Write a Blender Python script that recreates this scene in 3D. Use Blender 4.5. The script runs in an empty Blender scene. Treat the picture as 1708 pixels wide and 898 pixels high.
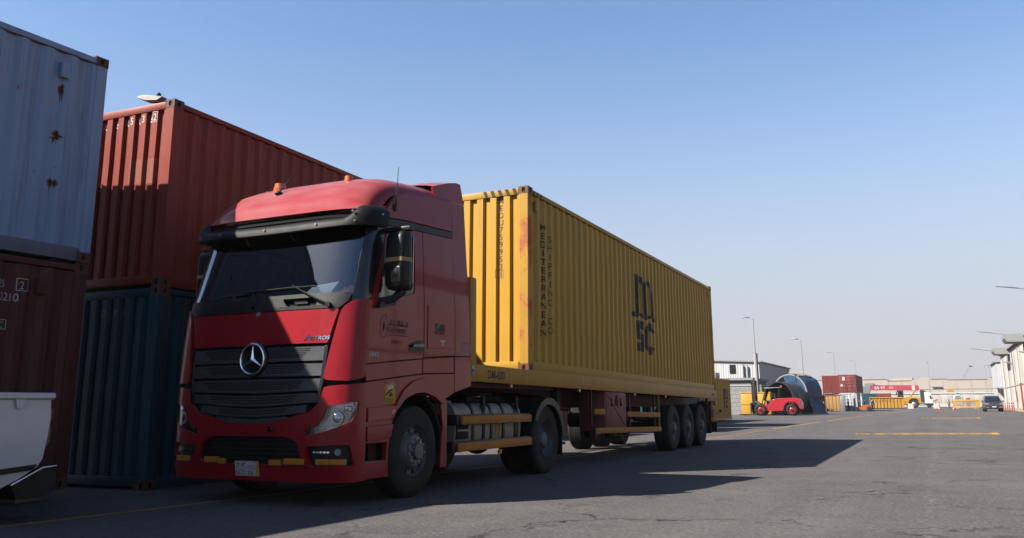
import bpy, bmesh, math, random
from mathutils import Vector, Matrix, geometry, noise
R = math.radians
random.seed(7)
scene = bpy.context.scene
COL = scene.collection

# ---------------------------------------------------------------- camera
def make_camera():
    W, H = 1708.0, 898.0
    f, yaw, pitch, roll = 1430.4, -0.45431, 0.20334, -0.00485
    cd = bpy.data.cameras.new('camera'); co = bpy.data.objects.new('camera', cd); COL.objects.link(co)
    cd.sensor_fit = 'HORIZONTAL'; cd.sensor_width = 36.0; cd.lens = f / W * 36.0
    cd.shift_y = -(H / 2 - 381.6) / W
    cd.clip_start = 0.1; cd.clip_end = 6000
    fw = Vector((math.sin(yaw) * math.cos(pitch), math.cos(yaw) * math.cos(pitch), math.sin(pitch)))
    r = Vector((math.cos(yaw), -math.sin(yaw), 0)); u = r.cross(fw)
    r2 = math.cos(roll) * r + math.sin(roll) * u; u2 = -math.sin(roll) * r + math.cos(roll) * u
    m = Matrix((r2, u2, -fw)).transposed().to_4x4(); m.translation = (5.4986, -8.6936, 1.0265)
    co.matrix_world = m
    scene.camera = co
make_camera()

# ---------------------------------------------------------------- sky, sun, exposure
SUN_EL, SUN_AZ = R(41.0), R(44.5)          # light travels towards (sin az, cos az)
world = bpy.data.worlds.new('World'); scene.world = world; world.use_nodes = True
wn = world.node_tree; wn.nodes.clear()
sky = wn.nodes.new('ShaderNodeTexSky'); sky.sky_type = 'NISHITA'; sky.sun_disc = False
sky.sun_elevation = SUN_EL; sky.sun_rotation = math.pi + SUN_AZ
sky.altitude = 0; sky.air_density = 1.0; sky.dust_density = 0.5; sky.ozone_density = 2.0
wbg = wn.nodes.new('ShaderNodeBackground'); wbg.inputs['Strength'].default_value = 0.061
wo = wn.nodes.new('ShaderNodeOutputWorld')
# dusty air near the horizon, the same in every direction
wtc = wn.nodes.new('ShaderNodeTexCoord'); wsx = wn.nodes.new('ShaderNodeSeparateXYZ'); wn.links.new(wtc.outputs['Generated'], wsx.inputs[0])
wrp = wn.nodes.new('ShaderNodeValToRGB'); wn.links.new(wsx.outputs['Z'], wrp.inputs[0]); cr = wrp.color_ramp; cr.interpolation = 'B_SPLINE'
cr.elements[0].position = 0.0; cr.elements[0].color = (1, 1, 1, 1); cr.elements[1].position = 0.75; cr.elements[1].color = (0, 0, 0, 1)
for q, k in ((0.06, 0.97), (0.16, 0.72), (0.27, 0.30), (0.40, 0.05)):
    e = cr.elements.new(q); e.color = (k, k, k, 1)
wmx = wn.nodes.new('ShaderNodeMix'); wmx.data_type = 'RGBA'; wn.links.new(wrp.outputs[0], wmx.inputs[0]); whs = wn.nodes.new('ShaderNodeHueSaturation'); whs.inputs['Saturation'].default_value = 1.12; wn.links.new(sky.outputs[0], whs.inputs['Color']); wn.links.new(whs.outputs[0], wmx.inputs[6]); wmx.inputs[7].default_value = (2.80, 2.77, 3.0, 1)
wn.links.new(wmx.outputs[2], wbg.inputs['Color']); wn.links.new(wbg.outputs[0], wo.inputs['Surface'])
sl = bpy.data.lights.new('sun', 'SUN'); sl.energy = 5.0; sl.angle = R(0.5); sl.color = (1.0, 0.93, 0.83)
so = bpy.data.objects.new('sun', sl); COL.objects.link(so)
so.rotation_euler = Vector((math.sin(SUN_AZ) * math.cos(SUN_EL), math.cos(SUN_AZ) * math.cos(SUN_EL), -math.sin(SUN_EL))).to_track_quat('-Z', 'Y').to_euler()
so.location = (-30, -30, 40)
vs = scene.view_settings
vs.view_transform = 'Standard'; vs.look = 'None'; vs.gamma = 1.0; vs.use_curve_mapping = False
vs.exposure = 1.75
scene.cycles.max_bounces = 8; scene.cycles.transparent_max_bounces = 12
scene.cycles.caustics_reflective = False; scene.cycles.caustics_refractive = False

# ---------------------------------------------------------------- mesh helpers
def lerp(a, b, t): return a + (b - a) * t
def interp(x, pts):
    if x <= pts[0][0]: return pts[0][1]
    for (x0, y0), (x1, y1) in zip(pts, pts[1:]):
        if x <= x1: return y0 + (y1 - y0) * (x - x0) / (x1 - x0)
    return pts[-1][1]

class MB:
    def __init__(s): s.bm = bmesh.new()
    def _add(s, vs, fs):
        v = [s.bm.verts.new(p) for p in vs]
        out = []
        for f in fs:
            try: out.append(s.bm.faces.new([v[i] for i in f]))
            except ValueError: pass
        return v
    def box(s, c, d, bev=0.0, rot=None, taper=None):
        x, y, z = d[0] / 2, d[1] / 2, d[2] / 2
        P = [(-x, -y, -z), (x, -y, -z), (x, y, -z), (-x, y, -z), (-x, -y, z), (x, -y, z), (x, y, z), (-x, y, z)]
        if taper: P = [(p[0] * (taper[0] if p[2] > 0 else 1), p[1] * (taper[1] if p[2] > 0 else 1), p[2]) for p in P]
        b2 = bmesh.new()
        v = [b2.verts.new(p) for p in P]
        for f in ((0, 3, 2, 1), (4, 5, 6, 7), (0, 1, 5, 4), (1, 2, 6, 5), (2, 3, 7, 6), (3, 0, 4, 7)): b2.faces.new([v[i] for i in f])
        if bev > 0: bmesh.ops.bevel(b2, geom=b2.edges[:], offset=bev, segments=2, affect='EDGES', profile=0.5)
        M = Matrix.Translation(c) @ (rot.to_4x4() if rot else Matrix.Identity(4))
        s.merge(b2, M); return s
    def bx(s, x0, x1, y0, y1, z0, z1, bev=0.0):
        return s.box(((x0 + x1) / 2, (y0 + y1) / 2, (z0 + z1) / 2), (abs(x1 - x0), abs(y1 - y0), abs(z1 - z0)), bev)
    def merge(s, b2, M=None, fn=None):
        mp = {}
        for v in b2.verts:
            p = v.co.copy()
            if fn: p = Vector(fn(p))
            if M: p = M @ p
            mp[v] = s.bm.verts.new(p)
        for f in b2.faces:
            try: s.bm.faces.new([mp[v] for v in f.verts])
            except ValueError: pass
        b2.free()
    def cyl(s, p0, p1, r0, r1=None, n=14, caps=True):
        p0, p1 = Vector(p0), Vector(p1); r1 = r0 if r1 is None else r1
        d = (p1 - p0).normalized(); a = d.orthogonal().normalized(); b = d.cross(a)
        V = []
        for p, r in ((p0, r0), (p1, r1)):
            for i in range(n):
                t = 2 * math.pi * i / n; V.append(p + a * (r * math.cos(t)) + b * (r * math.sin(t)))
        F = [(i, (i + 1) % n, n + (i + 1) % n, n + i) for i in range(n)]
        if caps: F += [tuple(range(n - 1, -1, -1)), tuple(range(n, 2 * n))]
        s._add(V, F); return s
    def tube(s, pts, r, n=8):
        pts = [Vector(p) for p in pts]; rings = []; prev = None
        for i, p in enumerate(pts):
            d = ((pts[min(i + 1, len(pts) - 1)] - pts[max(i - 1, 0)])).normalized()
            if prev is None: a = d.orthogonal().normalized()
            else: a = (prev - d * prev.dot(d)).normalized()
            prev = a; b = d.cross(a); rr = r[i] if isinstance(r, (list, tuple)) else r
            rings.append([p + a * (rr * math.cos(2 * math.pi * k / n)) + b * (rr * math.sin(2 * math.pi * k / n)) for k in range(n)])
        V = [q for g in rings for q in g]; F = []
        for i in range(len(pts) - 1):
            for k in range(n): F.append((i * n + k, i * n + (k + 1) % n, (i + 1) * n + (k + 1) % n, (i + 1) * n + k))
        F += [tuple(range(n - 1, -1, -1)), tuple(range((len(pts) - 1) * n, len(pts) * n))]
        s._add(V, F); return s
    def lathe(s, prof, o=(0, 0, 0), axis='X', n=40, a0=0.0, a1=2 * math.pi):
        full = abs(a1 - a0 - 2 * math.pi) < 1e-6; m = n if full else n + 1
        V = []
        for i in range(m):
            t = a0 + (a1 - a0) * i / n; c, q = math.cos(t), math.sin(t)
            for (r, h) in prof:
                if axis == 'X': V.append((o[0] + h, o[1] + r * c, o[2] + r * q))
                elif axis == 'Y': V.append((o[0] + r * c, o[1] + h, o[2] + r * q))
                else: V.append((o[0] + r * c, o[1] + r * q, o[2] + h))
        k = len(prof); F = []
        for i in range(n):
            j = (i + 1) % m
            for q in range(k - 1): F.append((i * k + q, j * k + q, j * k + q + 1, i * k + q + 1))
        s._add(V, F); bmesh.ops.remove_doubles(s.bm, verts=s.bm.verts[:], dist=1e-6); return s
    def slab(s, poly, w0, w1, fmap=None, cu=None, cv=None, holes=()):
        """polygon (u,v) with holes, thickness w0..w1, cut on grid lines cu/cv, mapped by fmap(u,v,w)"""
        loops = [[Vector((p[0], p[1], 0)) for p in poly]] + [[Vector((p[0], p[1], 0)) for p in h] for h in holes]
        flat = [p for l in loops for p in l]
        b2 = bmesh.new(); v = [b2.verts.new(p) for p in flat]
        if len(loops) == 1 and len(poly) == 4: b2.faces.new(v)
        else:
            for t in geometry.tessellate_polygon(loops):
                try: b2.faces.new([v[i] for i in t])
                except ValueError: pass
        bmesh.ops.recalc_face_normals(b2, faces=b2.faces[:])
        s._cut(b2, cu, cv)
        s._thick(b2, w0, w1)
        s.merge(b2, fn=(lambda p: fmap(p.x, p.y, p.z)) if fmap else None); return s
    def _cut(s, b2, cu, cv):
        for cs, no in ((cu, (1, 0, 0)), (cv, (0, 1, 0))):
            for c in (cs or ()):
                co = (c, 0, 0) if no[0] else (0, c, 0)
                bmesh.ops.bisect_plane(b2, geom=b2.verts[:] + b2.edges[:] + b2.faces[:], plane_co=co, plane_no=no, dist=1e-5)
    def _thick(s, b2, w0, w1):
        if w1 == w0:
            for q in b2.verts: q.co.z = w0
            return
        fs = b2.faces[:]
        if fs and fs[0].normal.z < 0: bmesh.ops.reverse_faces(b2, faces=fs)
        g = bmesh.ops.extrude_face_region(b2, geom=b2.faces[:])
        top = {e for e in g['geom'] if isinstance(e, bmesh.types.BMVert)}
        for q in b2.verts: q.co.z = w1 if q in top else w0
        b2.normal_update()
        bmesh.ops.recalc_face_normals(b2, faces=b2.faces[:])
    def text(s, body, size, w, fmap=None, sx=1.0, bold=0.0, cu=None, cv=None, thick=0.0, align='LEFT', o=(0, 0), vertical=False, step=None):
        """flat lettering laid out in (u,v), mapped by fmap"""
        items = [(body, o)]
        if vertical: items = [(ch, (o[0], o[1] - i * (step or size))) for i, ch in enumerate(body) if ch != ' ']
        for b, (ox, oy) in items:
            b2 = text_bm(b, size, bold, align)
            for q in b2.verts: q.co = Vector((q.co.x * sx + ox, q.co.y + oy, 0))
            s._cut(b2, cu, cv); s._thick(b2, w, w + thick)
            s.merge(b2, fn=(lambda p: fmap(p.x, p.y, p.z)) if fmap else None)
        return s
    def sphere(s, c, r, n=12, m=8, sc=(1, 1, 1)):
        prof = [(max(r * math.sin(math.pi * i / m), 1e-7), -r * math.cos(math.pi * i / m)) for i in range(m + 1)]
        k = MB(); k.lathe(prof, (0, 0, 0), 'Z', n)
        s.merge(k.bm, fn=lambda p: (c[0] + p.x * sc[0], c[1] + p.y * sc[1], c[2] + p.z * sc[2])); return s
    def mesh(s, name, smooth=35):
        me = bpy.data.meshes.new(name); bmesh.ops.recalc_face_normals(s.bm, faces=s.bm.faces[:]) if getattr(s, 'fixn', True) else None
        s.bm.to_mesh(me); s.bm.free()
        if smooth:
            me.polygons.foreach_set('use_smooth', [True] * len(me.polygons)); me.set_sharp_from_angle(angle=R(smooth))
        return me
    def build(s, name, mat, parent=None, smooth=35, bevel=0.0):
        o = bpy.data.objects.new(name, s.mesh(name, smooth)); COL.objects.link(o)
        o.data.materials.append(mat); o.parent = parent
        if bevel:
            md = o.modifiers.new('bevel', 'BEVEL'); md.width = bevel; md.segments = 2; md.limit_method = 'ANGLE'; md.angle_limit = R(50)
        return o

_tc = {}
def text_bm(body, size, bold, align):
    key = (body, bold, align)
    if key not in _tc:
        cu = bpy.data.curves.new('t', 'FONT'); cu.body = body; cu.size = 1.0; cu.resolution_u = 3; cu.offset = bold; cu.align_x = align
        ob = bpy.data.objects.new('t', cu); me = bpy.data.meshes.new_from_object(ob)
        bpy.data.objects.remove(ob); bpy.data.curves.remove(cu); _tc[key] = me
    b2 = bmesh.new(); b2.from_mesh(_tc[key])
    bmesh.ops.remove_doubles(b2, verts=b2.verts[:], dist=1e-5)
    for q in b2.verts: q.co *= size
    return b2

def empty(name, loc=(0, 0, 0), rz=0.0):
    o = bpy.data.objects.new(name, None); COL.objects.link(o); o.location = loc; o.rotation_euler = (0, 0, rz); o.empty_display_size = 0.3
    return o
def tag(o, label, cat, group=None):
    o['label'] = label; o['category'] = cat
    if group: o['group'] = group
    return o
def struct(o): o['kind'] = 'structure'; return o
def dup(o, parent=None):
    c = o.copy(); COL.objects.link(c); c.parent = parent
    for ch in [k for k in KIDS(o)]: dup(ch, c)
    return c
def KIDS(o): return [k for k in COL.objects if k.parent == o]
def place(o, loc, rz=0.0): o.location = loc; o.rotation_euler = (0, 0, rz); return o

# ---------------------------------------------------------------- materials
def nt(name):
    m = bpy.data.materials.new(name); m.use_nodes = True; t = m.node_tree
    return m, t, t.nodes['Principled BSDF']
def N(t, ty, **k):
    n = t.nodes.new('ShaderNode' + ty)
    for a, b in k.items():
        if a in n.inputs.keys(): n.inputs[a].default_value = b
        else: setattr(n, a, b)
    return n
def coords(t, scale=(1, 1, 1), rnd=True):
    tc = N(t, 'TexCoord'); mp = N(t, 'Mapping'); mp.inputs['Scale'].default_value = scale
    if rnd:
        oi = N(t, 'ObjectInfo'); ad = N(t, 'VectorMath', operation='ADD'); mu = N(t, 'Math', operation='MULTIPLY'); mu.inputs[1].default_value = 37.0
        t.links.new(oi.outputs['Random'], mu.inputs[0]); t.links.new(tc.outputs['Object'], ad.inputs[0]); t.links.new(mu.outputs[0], ad.inputs[1]); t.links.new(ad.outputs[0], mp.inputs['Vector'])
    else: t.links.new(tc.outputs['Object'], mp.inputs['Vector'])
    return mp.outputs[0]
def noise_n(t, vec, scale, detail=5, rough=0.6):
    n = N(t, 'TexNoise'); n.inputs['Scale'].default_value = scale; n.inputs['Detail'].default_value = detail; n.inputs['Roughness'].default_value = rough
    t.links.new(vec, n.inputs['Vector']); return n.outputs['Fac']
def ramp(t, fac, a, b, c0=(0, 0, 0, 1), c1=(1, 1, 1, 1)):
    r = N(t, 'ValToRGB'); r.color_ramp.elements[0].position = a; r.color_ramp.elements[1].position = b
    r.color_ramp.elements[0].color = c0; r.color_ramp.elements[1].color = c1; t.links.new(fac, r.inputs[0]); return r.outputs[0]
def mixc(t, fac, a, b, blend='MIX'):
    m = N(t, 'Mix', data_type='RGBA', blend_type=blend)
    for i, v in ((0, fac), (6, a), (7, b)):
        if isinstance(v, (tuple, list)): m.inputs[i].default_value = tuple(v) + ((1,) if len(v) == 3 else ())
        elif isinstance(v, (int, float)): m.inputs[i].default_value = v
        else: t.links.new(v, m.inputs[i])
    return m.outputs[2]
def mul(t, a, b):
    m = N(t, 'Math', operation='MULTIPLY')
    for i, v in ((0, a), (1, b)):
        if isinstance(v, (int, float)): m.inputs[i].default_value = v
        else: t.links.new(v, m.inputs[i])
    return m.outputs[0]
def bump(t, p, h, dist=0.01, strength=0.5):
    b = N(t, 'Bump'); b.inputs['Distance'].default_value = dist; b.inputs['Strength'].default_value = strength
    t.links.new(h, b.inputs['Height']); t.links.new(b.outputs[0], p.inputs['Normal'])
ALB = 0.46   # darkens most surface colours evenly, for deeper shade under the raised exposure
def sc(c, k): return tuple(min(1, x * k) for x in c)

def plain(name, col, rough=0.5, metal=0.0, var=0.18, scale=6.0, coat=0.0, dirt=0.0, bmp=0.0, dirtcol=(0.16, 0.12, 0.09), emit=None):
    if metal < 0.5: col = sc(col, ALB); dirtcol = sc(dirtcol, ALB)
    m, t, p = nt(name); v = coords(t)
    n = noise_n(t, v, scale, 6, 0.65)
    c = mixc(t, n, sc(col, 1 - var), sc(col, 1 + var))
    if dirt:
        d = ramp(t, noise_n(t, v, scale * 0.6, 8, 0.7), 0.45, 0.75); c = mixc(t, mul(t, d, dirt), c, dirtcol)
    t.links.new(c, p.inputs['Base Color'])
    rr = N(t, 'MapRange'); rr.inputs['To Min'].default_value = max(0.02, rough - 0.08); rr.inputs['To Max'].default_value = min(1, rough + 0.12); t.links.new(n, rr.inputs['Value']); t.links.new(rr.outputs[0], p.inputs['Roughness'])
    p.inputs['Specular IOR Level'].default_value = 0.5 if rough < 0.4 or metal > 0.3 else 0.2
    p.inputs['Metallic'].default_value = metal; p.inputs['Coat Weight'].default_value = coat; p.inputs['Coat Roughness'].default_value = 0.06
    if bmp: bump(t, p, noise_n(t, v, scale * 4, 6, 0.7), bmp, 0.5)
    if emit: p.inputs['Emission Color'].default_value = tuple(emit[:3]) + (1,); p.inputs['Emission Strength'].default_value = emit[3]
    return m

def box_paint(name, col, rust=0.3, fade=0.25, fadecol=None, rough=0.5, rustcol=(0.10, 0.032, 0.014), chips=0.3, grime=0.35):
    """weathered container paint: vertical streaks, chalky fading, chips and rust"""
    fadecol = sc(fadecol, ALB) if fadecol else None; col = sc(col, ALB)
    m, t, p = nt(name); v = coords(t); vs_ = coords(t, (7, 7, 0.22))
    c = mixc(t, noise_n(t, v, 0.9, 6, 0.6), sc(col, 0.82), sc(col, 1.14))
    c = mixc(t, mul(t, ramp(t, noise_n(t, vs_, 1.0, 5, 0.65), 0.45, 0.8), fade), c, fadecol or sc(col, 1.6))
    c = mixc(t, mul(t, ramp(t, noise_n(t, coords(t, (11, 11, 0.3)), 1.1, 6, 0.7), 0.5, 0.78), grime), c, (0.05, 0.04, 0.032))
    r1 = ramp(t, noise_n(t, v, 2.2, 12, 0.72), 0.70 - 0.16 * rust, 0.76 - 0.14 * rust)
    r2 = ramp(t, noise_n(t, coords(t, (1, 1, 0.5)), 14, 6, 0.7), 0.72 - 0.08 * chips, 0.76 - 0.08 * chips)
    rm = N(t, 'Math', operation='MAXIMUM'); t.links.new(r1, rm.inputs[0]); t.links.new(mul(t, r2, min(1, chips * 2)), rm.inputs[1])
    rc = mixc(t, noise_n(t, v, 20, 4), rustcol, sc(rustcol, 2.2))
    c = mixc(t, rm.outputs[0], c, rc); t.links.new(c, p.inputs['Base Color'])
    rr = N(t, 'MapRange'); rr.inputs['To Min'].default_value = rough; rr.inputs['To Max'].default_value = 0.9; t.links.new(rm.outputs[0], rr.inputs['Value']); t.links.new(rr.outputs[0], p.inputs['Roughness'])
    h = N(t, 'Math', operation='ADD'); t.links.new(noise_n(t, v, 3.0, 4), h.inputs[0]); t.links.new(mul(t, rm.outputs[0], -0.25), h.inputs[1])
    p.inputs['Specular IOR Level'].default_value = 0.16
    bump(t, p, h.outputs[0], 0.012, 0.35)
    return m

def glass_mat(name, tint=(0.5, 0.55, 0.6), dark=0.5, rough=0.02):
    m = bpy.data.materials.new(name); m.use_nodes = True; t = m.node_tree; t.nodes.clear()
    o = N(t, 'OutputMaterial'); mx = N(t, 'MixShader'); tr = N(t, 'BsdfTransparent'); gl = N(t, 'BsdfGlossy'); lw = N(t, 'LayerWeight'); lw.inputs['Blend'].default_value = 0.5; pw = N(t, 'Math', operation='POWER'); pw.inputs[1].default_value = 4.0; t.links.new(lw.outputs['Facing'], pw.inputs[0]); fr = N(t, 'MapRange'); fr.inputs['To Min'].default_value = 0.07; fr.inputs['To Max'].default_value = 1.0; t.links.new(pw.outputs[0], fr.inputs['Value'])
    tr.inputs['Color'].default_value = tuple(c * dark for c in tint) + (1,); gl.inputs['Roughness'].default_value = rough; gl.inputs['Color'].default_value = (0.95, 0.97, 1, 1)
    t.links.new(fr.outputs[0], mx.inputs[0]); t.links.new(tr.outputs[0], mx.inputs[1]); t.links.new(gl.outputs[0], mx.inputs[2]); t.links.new(mx.outputs[0], o.inputs['Surface'])
    return m

def truck_paint(name, col, dust=0.5):
    m, t, p = nt(name); v = coords(t, rnd=False)
    col = sc(col, ALB)
    c = mixc(t, noise_n(t, v, 2.5, 5), sc(col, 0.85), sc(col, 1.15))
    # dust that has settled on upward faces, wiped in streaks
    g = N(t, 'NewGeometry'); sx = N(t, 'SeparateXYZ'); t.links.new(g.outputs['Normal'], sx.inputs[0])
    up = ramp(t, sx.outputs['Z'], 0.25, 0.85)
    d = mul(t, mul(t, up, ramp(t, noise_n(t, coords(t, (1.3, 4, 3), False), 1.6, 5, 0.5), 0.1, 0.9)), dust)
    film = mul(t, ramp(t, noise_n(t, v, 1.1, 8, 0.65), 0.42, 0.75), 0.025)
    dm = N(t, 'Math', operation='MAXIMUM'); t.links.new(d, dm.inputs[0]); t.links.new(film, dm.inputs[1])
    c = mixc(t, dm.outputs[0], c, sc((0.45, 0.30, 0.28), ALB)); t.links.new(c, p.inputs['Base Color'])
    rr = N(t, 'MapRange'); rr.inputs['To Min'].default_value = 0.38; rr.inputs['To Max'].default_value = 0.8; t.links.new(dm.outputs[0], rr.inputs['Value']); t.links.new(rr.outputs[0], p.inputs['Roughness'])
    p.inputs['Specular IOR Level'].default_value = 0.10; p.inputs['Coat Weight'].default_value = 0.30; p.inputs['Coat Roughness'].default_value = 0.035
    bump(t, p, noise_n(t, v, 2.0, 3), 0.01, 0.12)
    return m

def rubber(name):
    m, t, p = nt(name); v = coords(t)
    c = mixc(t, ramp(t, noise_n(t, v, 5, 8, 0.7), 0.4, 0.75), (0.004, 0.004, 0.0045), (0.017, 0.015, 0.014)); t.links.new(c, p.inputs['Base Color'])
    p.inputs['Roughness'].default_value = 0.75; p.inputs['Specular IOR Level'].default_value = 0.2; bump(t, p, noise_n(t, v, 60, 3), 0.004, 0.4); return m

M = {}
M['red'] = truck_paint('truck_red', (0.36, 0.0055, 0.015), 0.62)
M['trailer_red'] = plain('trailer_red', (0.13, 0.014, 0.012), 0.6, var=0.3, dirt=0.6, dirtcol=(0.05, 0.035, 0.028))
M['box_red'] = plain('locker_red', (0.32, 0.10, 0.09), 0.6, var=0.25, dirt=0.55, dirtcol=(0.07, 0.03, 0.022))
M['black'] = plain('black_plastic', (0.010, 0.0105, 0.012), 0.42, var=0.25, dirt=0.12, bmp=0.001)
M['black_gloss'] = plain('black_gloss', (0.008, 0.009, 0.011), 0.2, var=0.2, dirt=0.08)
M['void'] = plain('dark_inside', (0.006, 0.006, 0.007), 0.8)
M['frame'] = plain('chassis_black', (0.02, 0.02, 0.021), 0.65, var=0.3, dirt=0.4, dirtcol=(0.05, 0.042, 0.036))
M['rubber'] = rubber('tyre_rubber')
M['rim'] = plain('steel_rim', (0.16, 0.165, 0.17), 0.5, metal=0.35, var=0.25, dirt=0.5, dirtcol=(0.045, 0.035, 0.028))
M['rim2'] = plain('painted_rim', (0.16, 0.16, 0.165), 0.55, metal=0.15, var=0.25, dirt=0.5, dirtcol=(0.05, 0.04, 0.03))
M['chrome'] = plain('chrome', (0.75, 0.76, 0.78), 0.12, metal=1.0, var=0.05)
M['tank'] = plain('tank_metal', (0.40, 0.37, 0.32), 0.55, metal=0.25, var=0.2, dirt=0.55, dirtcol=(0.17, 0.12, 0.07))
M['orange'] = plain('reflector_orange', (0.70, 0.26, 0.03), 0.5, var=0.2, scale=20, dirt=0.35, dirtcol=(0.16, 0.08, 0.03))
M['guard'] = plain('guard_orange', (0.62, 0.24, 0.03), 0.6, var=0.22, dirt=0.45, dirtcol=(0.14, 0.06, 0.03))
M['tr_yellow'] = box_paint('trailer_yellow', (0.62, 0.30, 0.028), rust=0.18, fade=0.2, fadecol=(0.6, 0.42, 0.2), chips=0.4, grime=0.3)
M['msc'] = box_paint('container_yellow', (0.66, 0.355, 0.034), rust=0.08, fade=0.28, fadecol=(0.60, 0.42, 0.15), chips=0.3, grime=0.2)
M['msc_rust'] = box_paint('container_yellow_rusty', (0.58, 0.31, 0.03), rust=1.35, fade=0.2, fadecol=(0.6, 0.4, 0.15), chips=1.2, grime=0.3, rustcol=(0.15, 0.05, 0.02))
M['cred'] = box_paint('container_red', (0.31, 0.035, 0.018), rust=0.12, fade=0.35, fadecol=(0.42, 0.10, 0.055), grime=0.45)
M['cblue'] = box_paint('container_blue', (0.006, 0.065, 0.1), rust=0.15, fade=0.3, fadecol=(0.04, 0.14, 0.2), grime=0.45)
M['clight'] = box_paint('container_pale_blue', (0.33, 0.45, 0.64), rust=0.34, fade=0.4, fadecol=(0.44, 0.52, 0.64), grime=0.6, chips=0.7)
M['cbrown'] = box_paint('container_brown', (0.13, 0.035, 0.026), rust=0.2, fade=0.3, fadecol=(0.2, 0.1, 0.09), grime=0.5)
M['cwhite'] = box_paint('container_white', (0.55, 0.58, 0.62), rust=0.1, fade=0.2, grime=0.3)
M['ctan'] = box_paint('container_tan', (0.44, 0.24, 0.085), rust=0.15, fade=0.4, fadecol=(0.6, 0.4, 0.2), grime=0.3)
M['crust'] = box_paint('rusty_steel', (0.30, 0.13, 0.05), rust=0.6, grime=0.3)
M['rust'] = plain('rust', (0.09, 0.028, 0.012), 0.9, var=0.4, scale=20, bmp=0.004)
M['casting'] = box_paint('corner_casting', (0.14, 0.055, 0.035), rust=0.5, grime=0.4)
M['casting_y'] = box_paint('corner_casting_brown', (0.20, 0.075, 0.03), rust=0.4, grime=0.4)
M['letter_black'] = plain('lettering_black', (0.02, 0.02, 0.024), 0.55, var=0.3, dirt=0.1)
M['letter_white'] = plain('lettering_white', (0.72, 0.70, 0.68), 0.6, var=0.1, dirt=0.3, scale=14)
M['letter_dim'] = plain('lettering_worn', (0.055, 0.018, 0.018), 0.6, var=0.3, dirt=0.2)
M['letter_faint'] = plain('lettering_faded', (0.30, 0.20, 0.17), 0.6, var=0.2)
M['white'] = plain('white_paint', (0.78, 0.77, 0.76), 0.35, var=0.06, dirt=0.12, coat=0.4)
M['white_dull'] = plain('white_dull', (0.64, 0.63, 0.615), 0.7, var=0.1, dirt=0.25)
M['lens'] = glass_mat('lamp_lens', (0.9, 0.92, 0.95), 0.85)
M['glass'] = glass_mat('windscreen_glass', (0.62, 0.68, 0.72), 0.95)
M['glass_side'] = glass_mat('side_glass', (0.45, 0.5, 0.52), 0.35)
M['reflect'] = plain('lamp_reflector', (0.5, 0.51, 0.53), 0.2, metal=0.8)
M['amber'] = plain('amber_lens', (0.75, 0.16, 0.03), 0.25, coat=0.5)
M['red_lens'] = plain('red_lens', (0.35, 0.01, 0.01), 0.25, coat=0.5)
M['paper'] = plain('paper', (0.75, 0.76, 0.78), 0.8, var=0.06)
M['cloth'] = plain('patterned_cloth', (0.35, 0.10, 0.09), 0.9, var=0.7, scale=30)
M['interior'] = plain('cab_trim', (0.03, 0.03, 0.033), 0.7, var=0.2)
M['yplate'] = plain('yellow_sticker', (0.75, 0.42, 0.02), 0.6, var=0.08)
M['rplate'] = plain('red_sticker', (0.55, 0.02, 0.02), 0.6, var=0.08)
M['concrete'] = plain('concrete', (0.45, 0.44, 0.43), 0.9, var=0.2, scale=3, dirt=0.3, bmp=0.006)
M['cblock'] = plain('concrete_block', (0.34, 0.34, 0.345), 0.9, var=0.2, scale=2, dirt=0.3, bmp=0.006)
M['galv'] = plain('galvanised', (0.30, 0.31, 0.32), 0.45, metal=0.4, var=0.15)
M['galv_light'] = plain('pole_grey', (0.4, 0.4, 0.4), 0.6, var=0.1)
M['wood'] = plain('pallet_wood', (0.36, 0.25, 0.15), 0.85, var=0.3, scale=8)
M['fork_red'] = plain('forklift_red', (0.48, 0.014, 0.032), 0.4, var=0.12, coat=0.3, dirt=0.12)
M['fork_orange'] = plain('forklift_orange', (0.50, 0.12, 0.03), 0.5, var=0.15, dirt=0.25)
M['mach_yellow'] = plain('machine_yellow', (0.56, 0.29, 0.028), 0.5, var=0.12, dirt=0.2)
M['barrier'] = plain('barrier_yellow', (0.64, 0.36, 0.05), 0.5, var=0.06, dirt=0.1)
M['tarp'] = plain('blue_tarp', (0.025, 0.075, 0.17), 0.5, var=0.35, scale=4, bmp=0.03)
M['canvas'] = plain('beige_wrap', (0.34, 0.27, 0.20), 0.85, var=0.35, scale=5, bmp=0.03)
M['dgrey'] = plain('dark_grey_paint', (0.035, 0.038, 0.043), 0.25, var=0.1, coat=0.6)
M['skin'] = plain('skin', (0.28, 0.15, 0.09), 0.6)
M['shirt_blue'] = plain('shirt_blue', (0.16, 0.32, 0.55), 0.85)
M['shirt_orange'] = plain('shirt_orange', (0.45, 0.20, 0.03), 0.85)
M['trouser'] = plain('dark_trousers', (0.015, 0.015, 0.02), 0.9)
M['cone'] = plain('cone_red', (0.60, 0.04, 0.03), 0.5)
M['beige'] = plain('beige_cladding', (0.52, 0.45, 0.39), 0.8, var=0.06, scale=1)
M['wall_white'] = plain('whitewashed_wall', (0.54, 0.52, 0.5), 0.85, var=0.1, scale=1.5, dirt=0.25, dirtcol=(0.4, 0.36, 0.33))
M['clad'] = plain('white_cladding', (0.6, 0.57, 0.55), 0.6, var=0.07, scale=1.2, dirt=0.2, dirtcol=(0.42, 0.33, 0.26))
M['clad2'] = plain('pale_cladding', (0.5, 0.45, 0.4), 0.6, var=0.08, scale=1.2, dirt=0.3, dirtcol=(0.40, 0.30, 0.23))
M['clad_cool'] = plain('white_sheet', (0.62, 0.625, 0.63), 0.6, var=0.05, scale=1.2, dirt=0.12)
M['roofgrey'] = plain('grey_roof', (0.33, 0.33, 0.34), 0.7, var=0.1)
M['redpost'] = plain('post_red', (0.45, 0.03, 0.04), 0.5)
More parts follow.
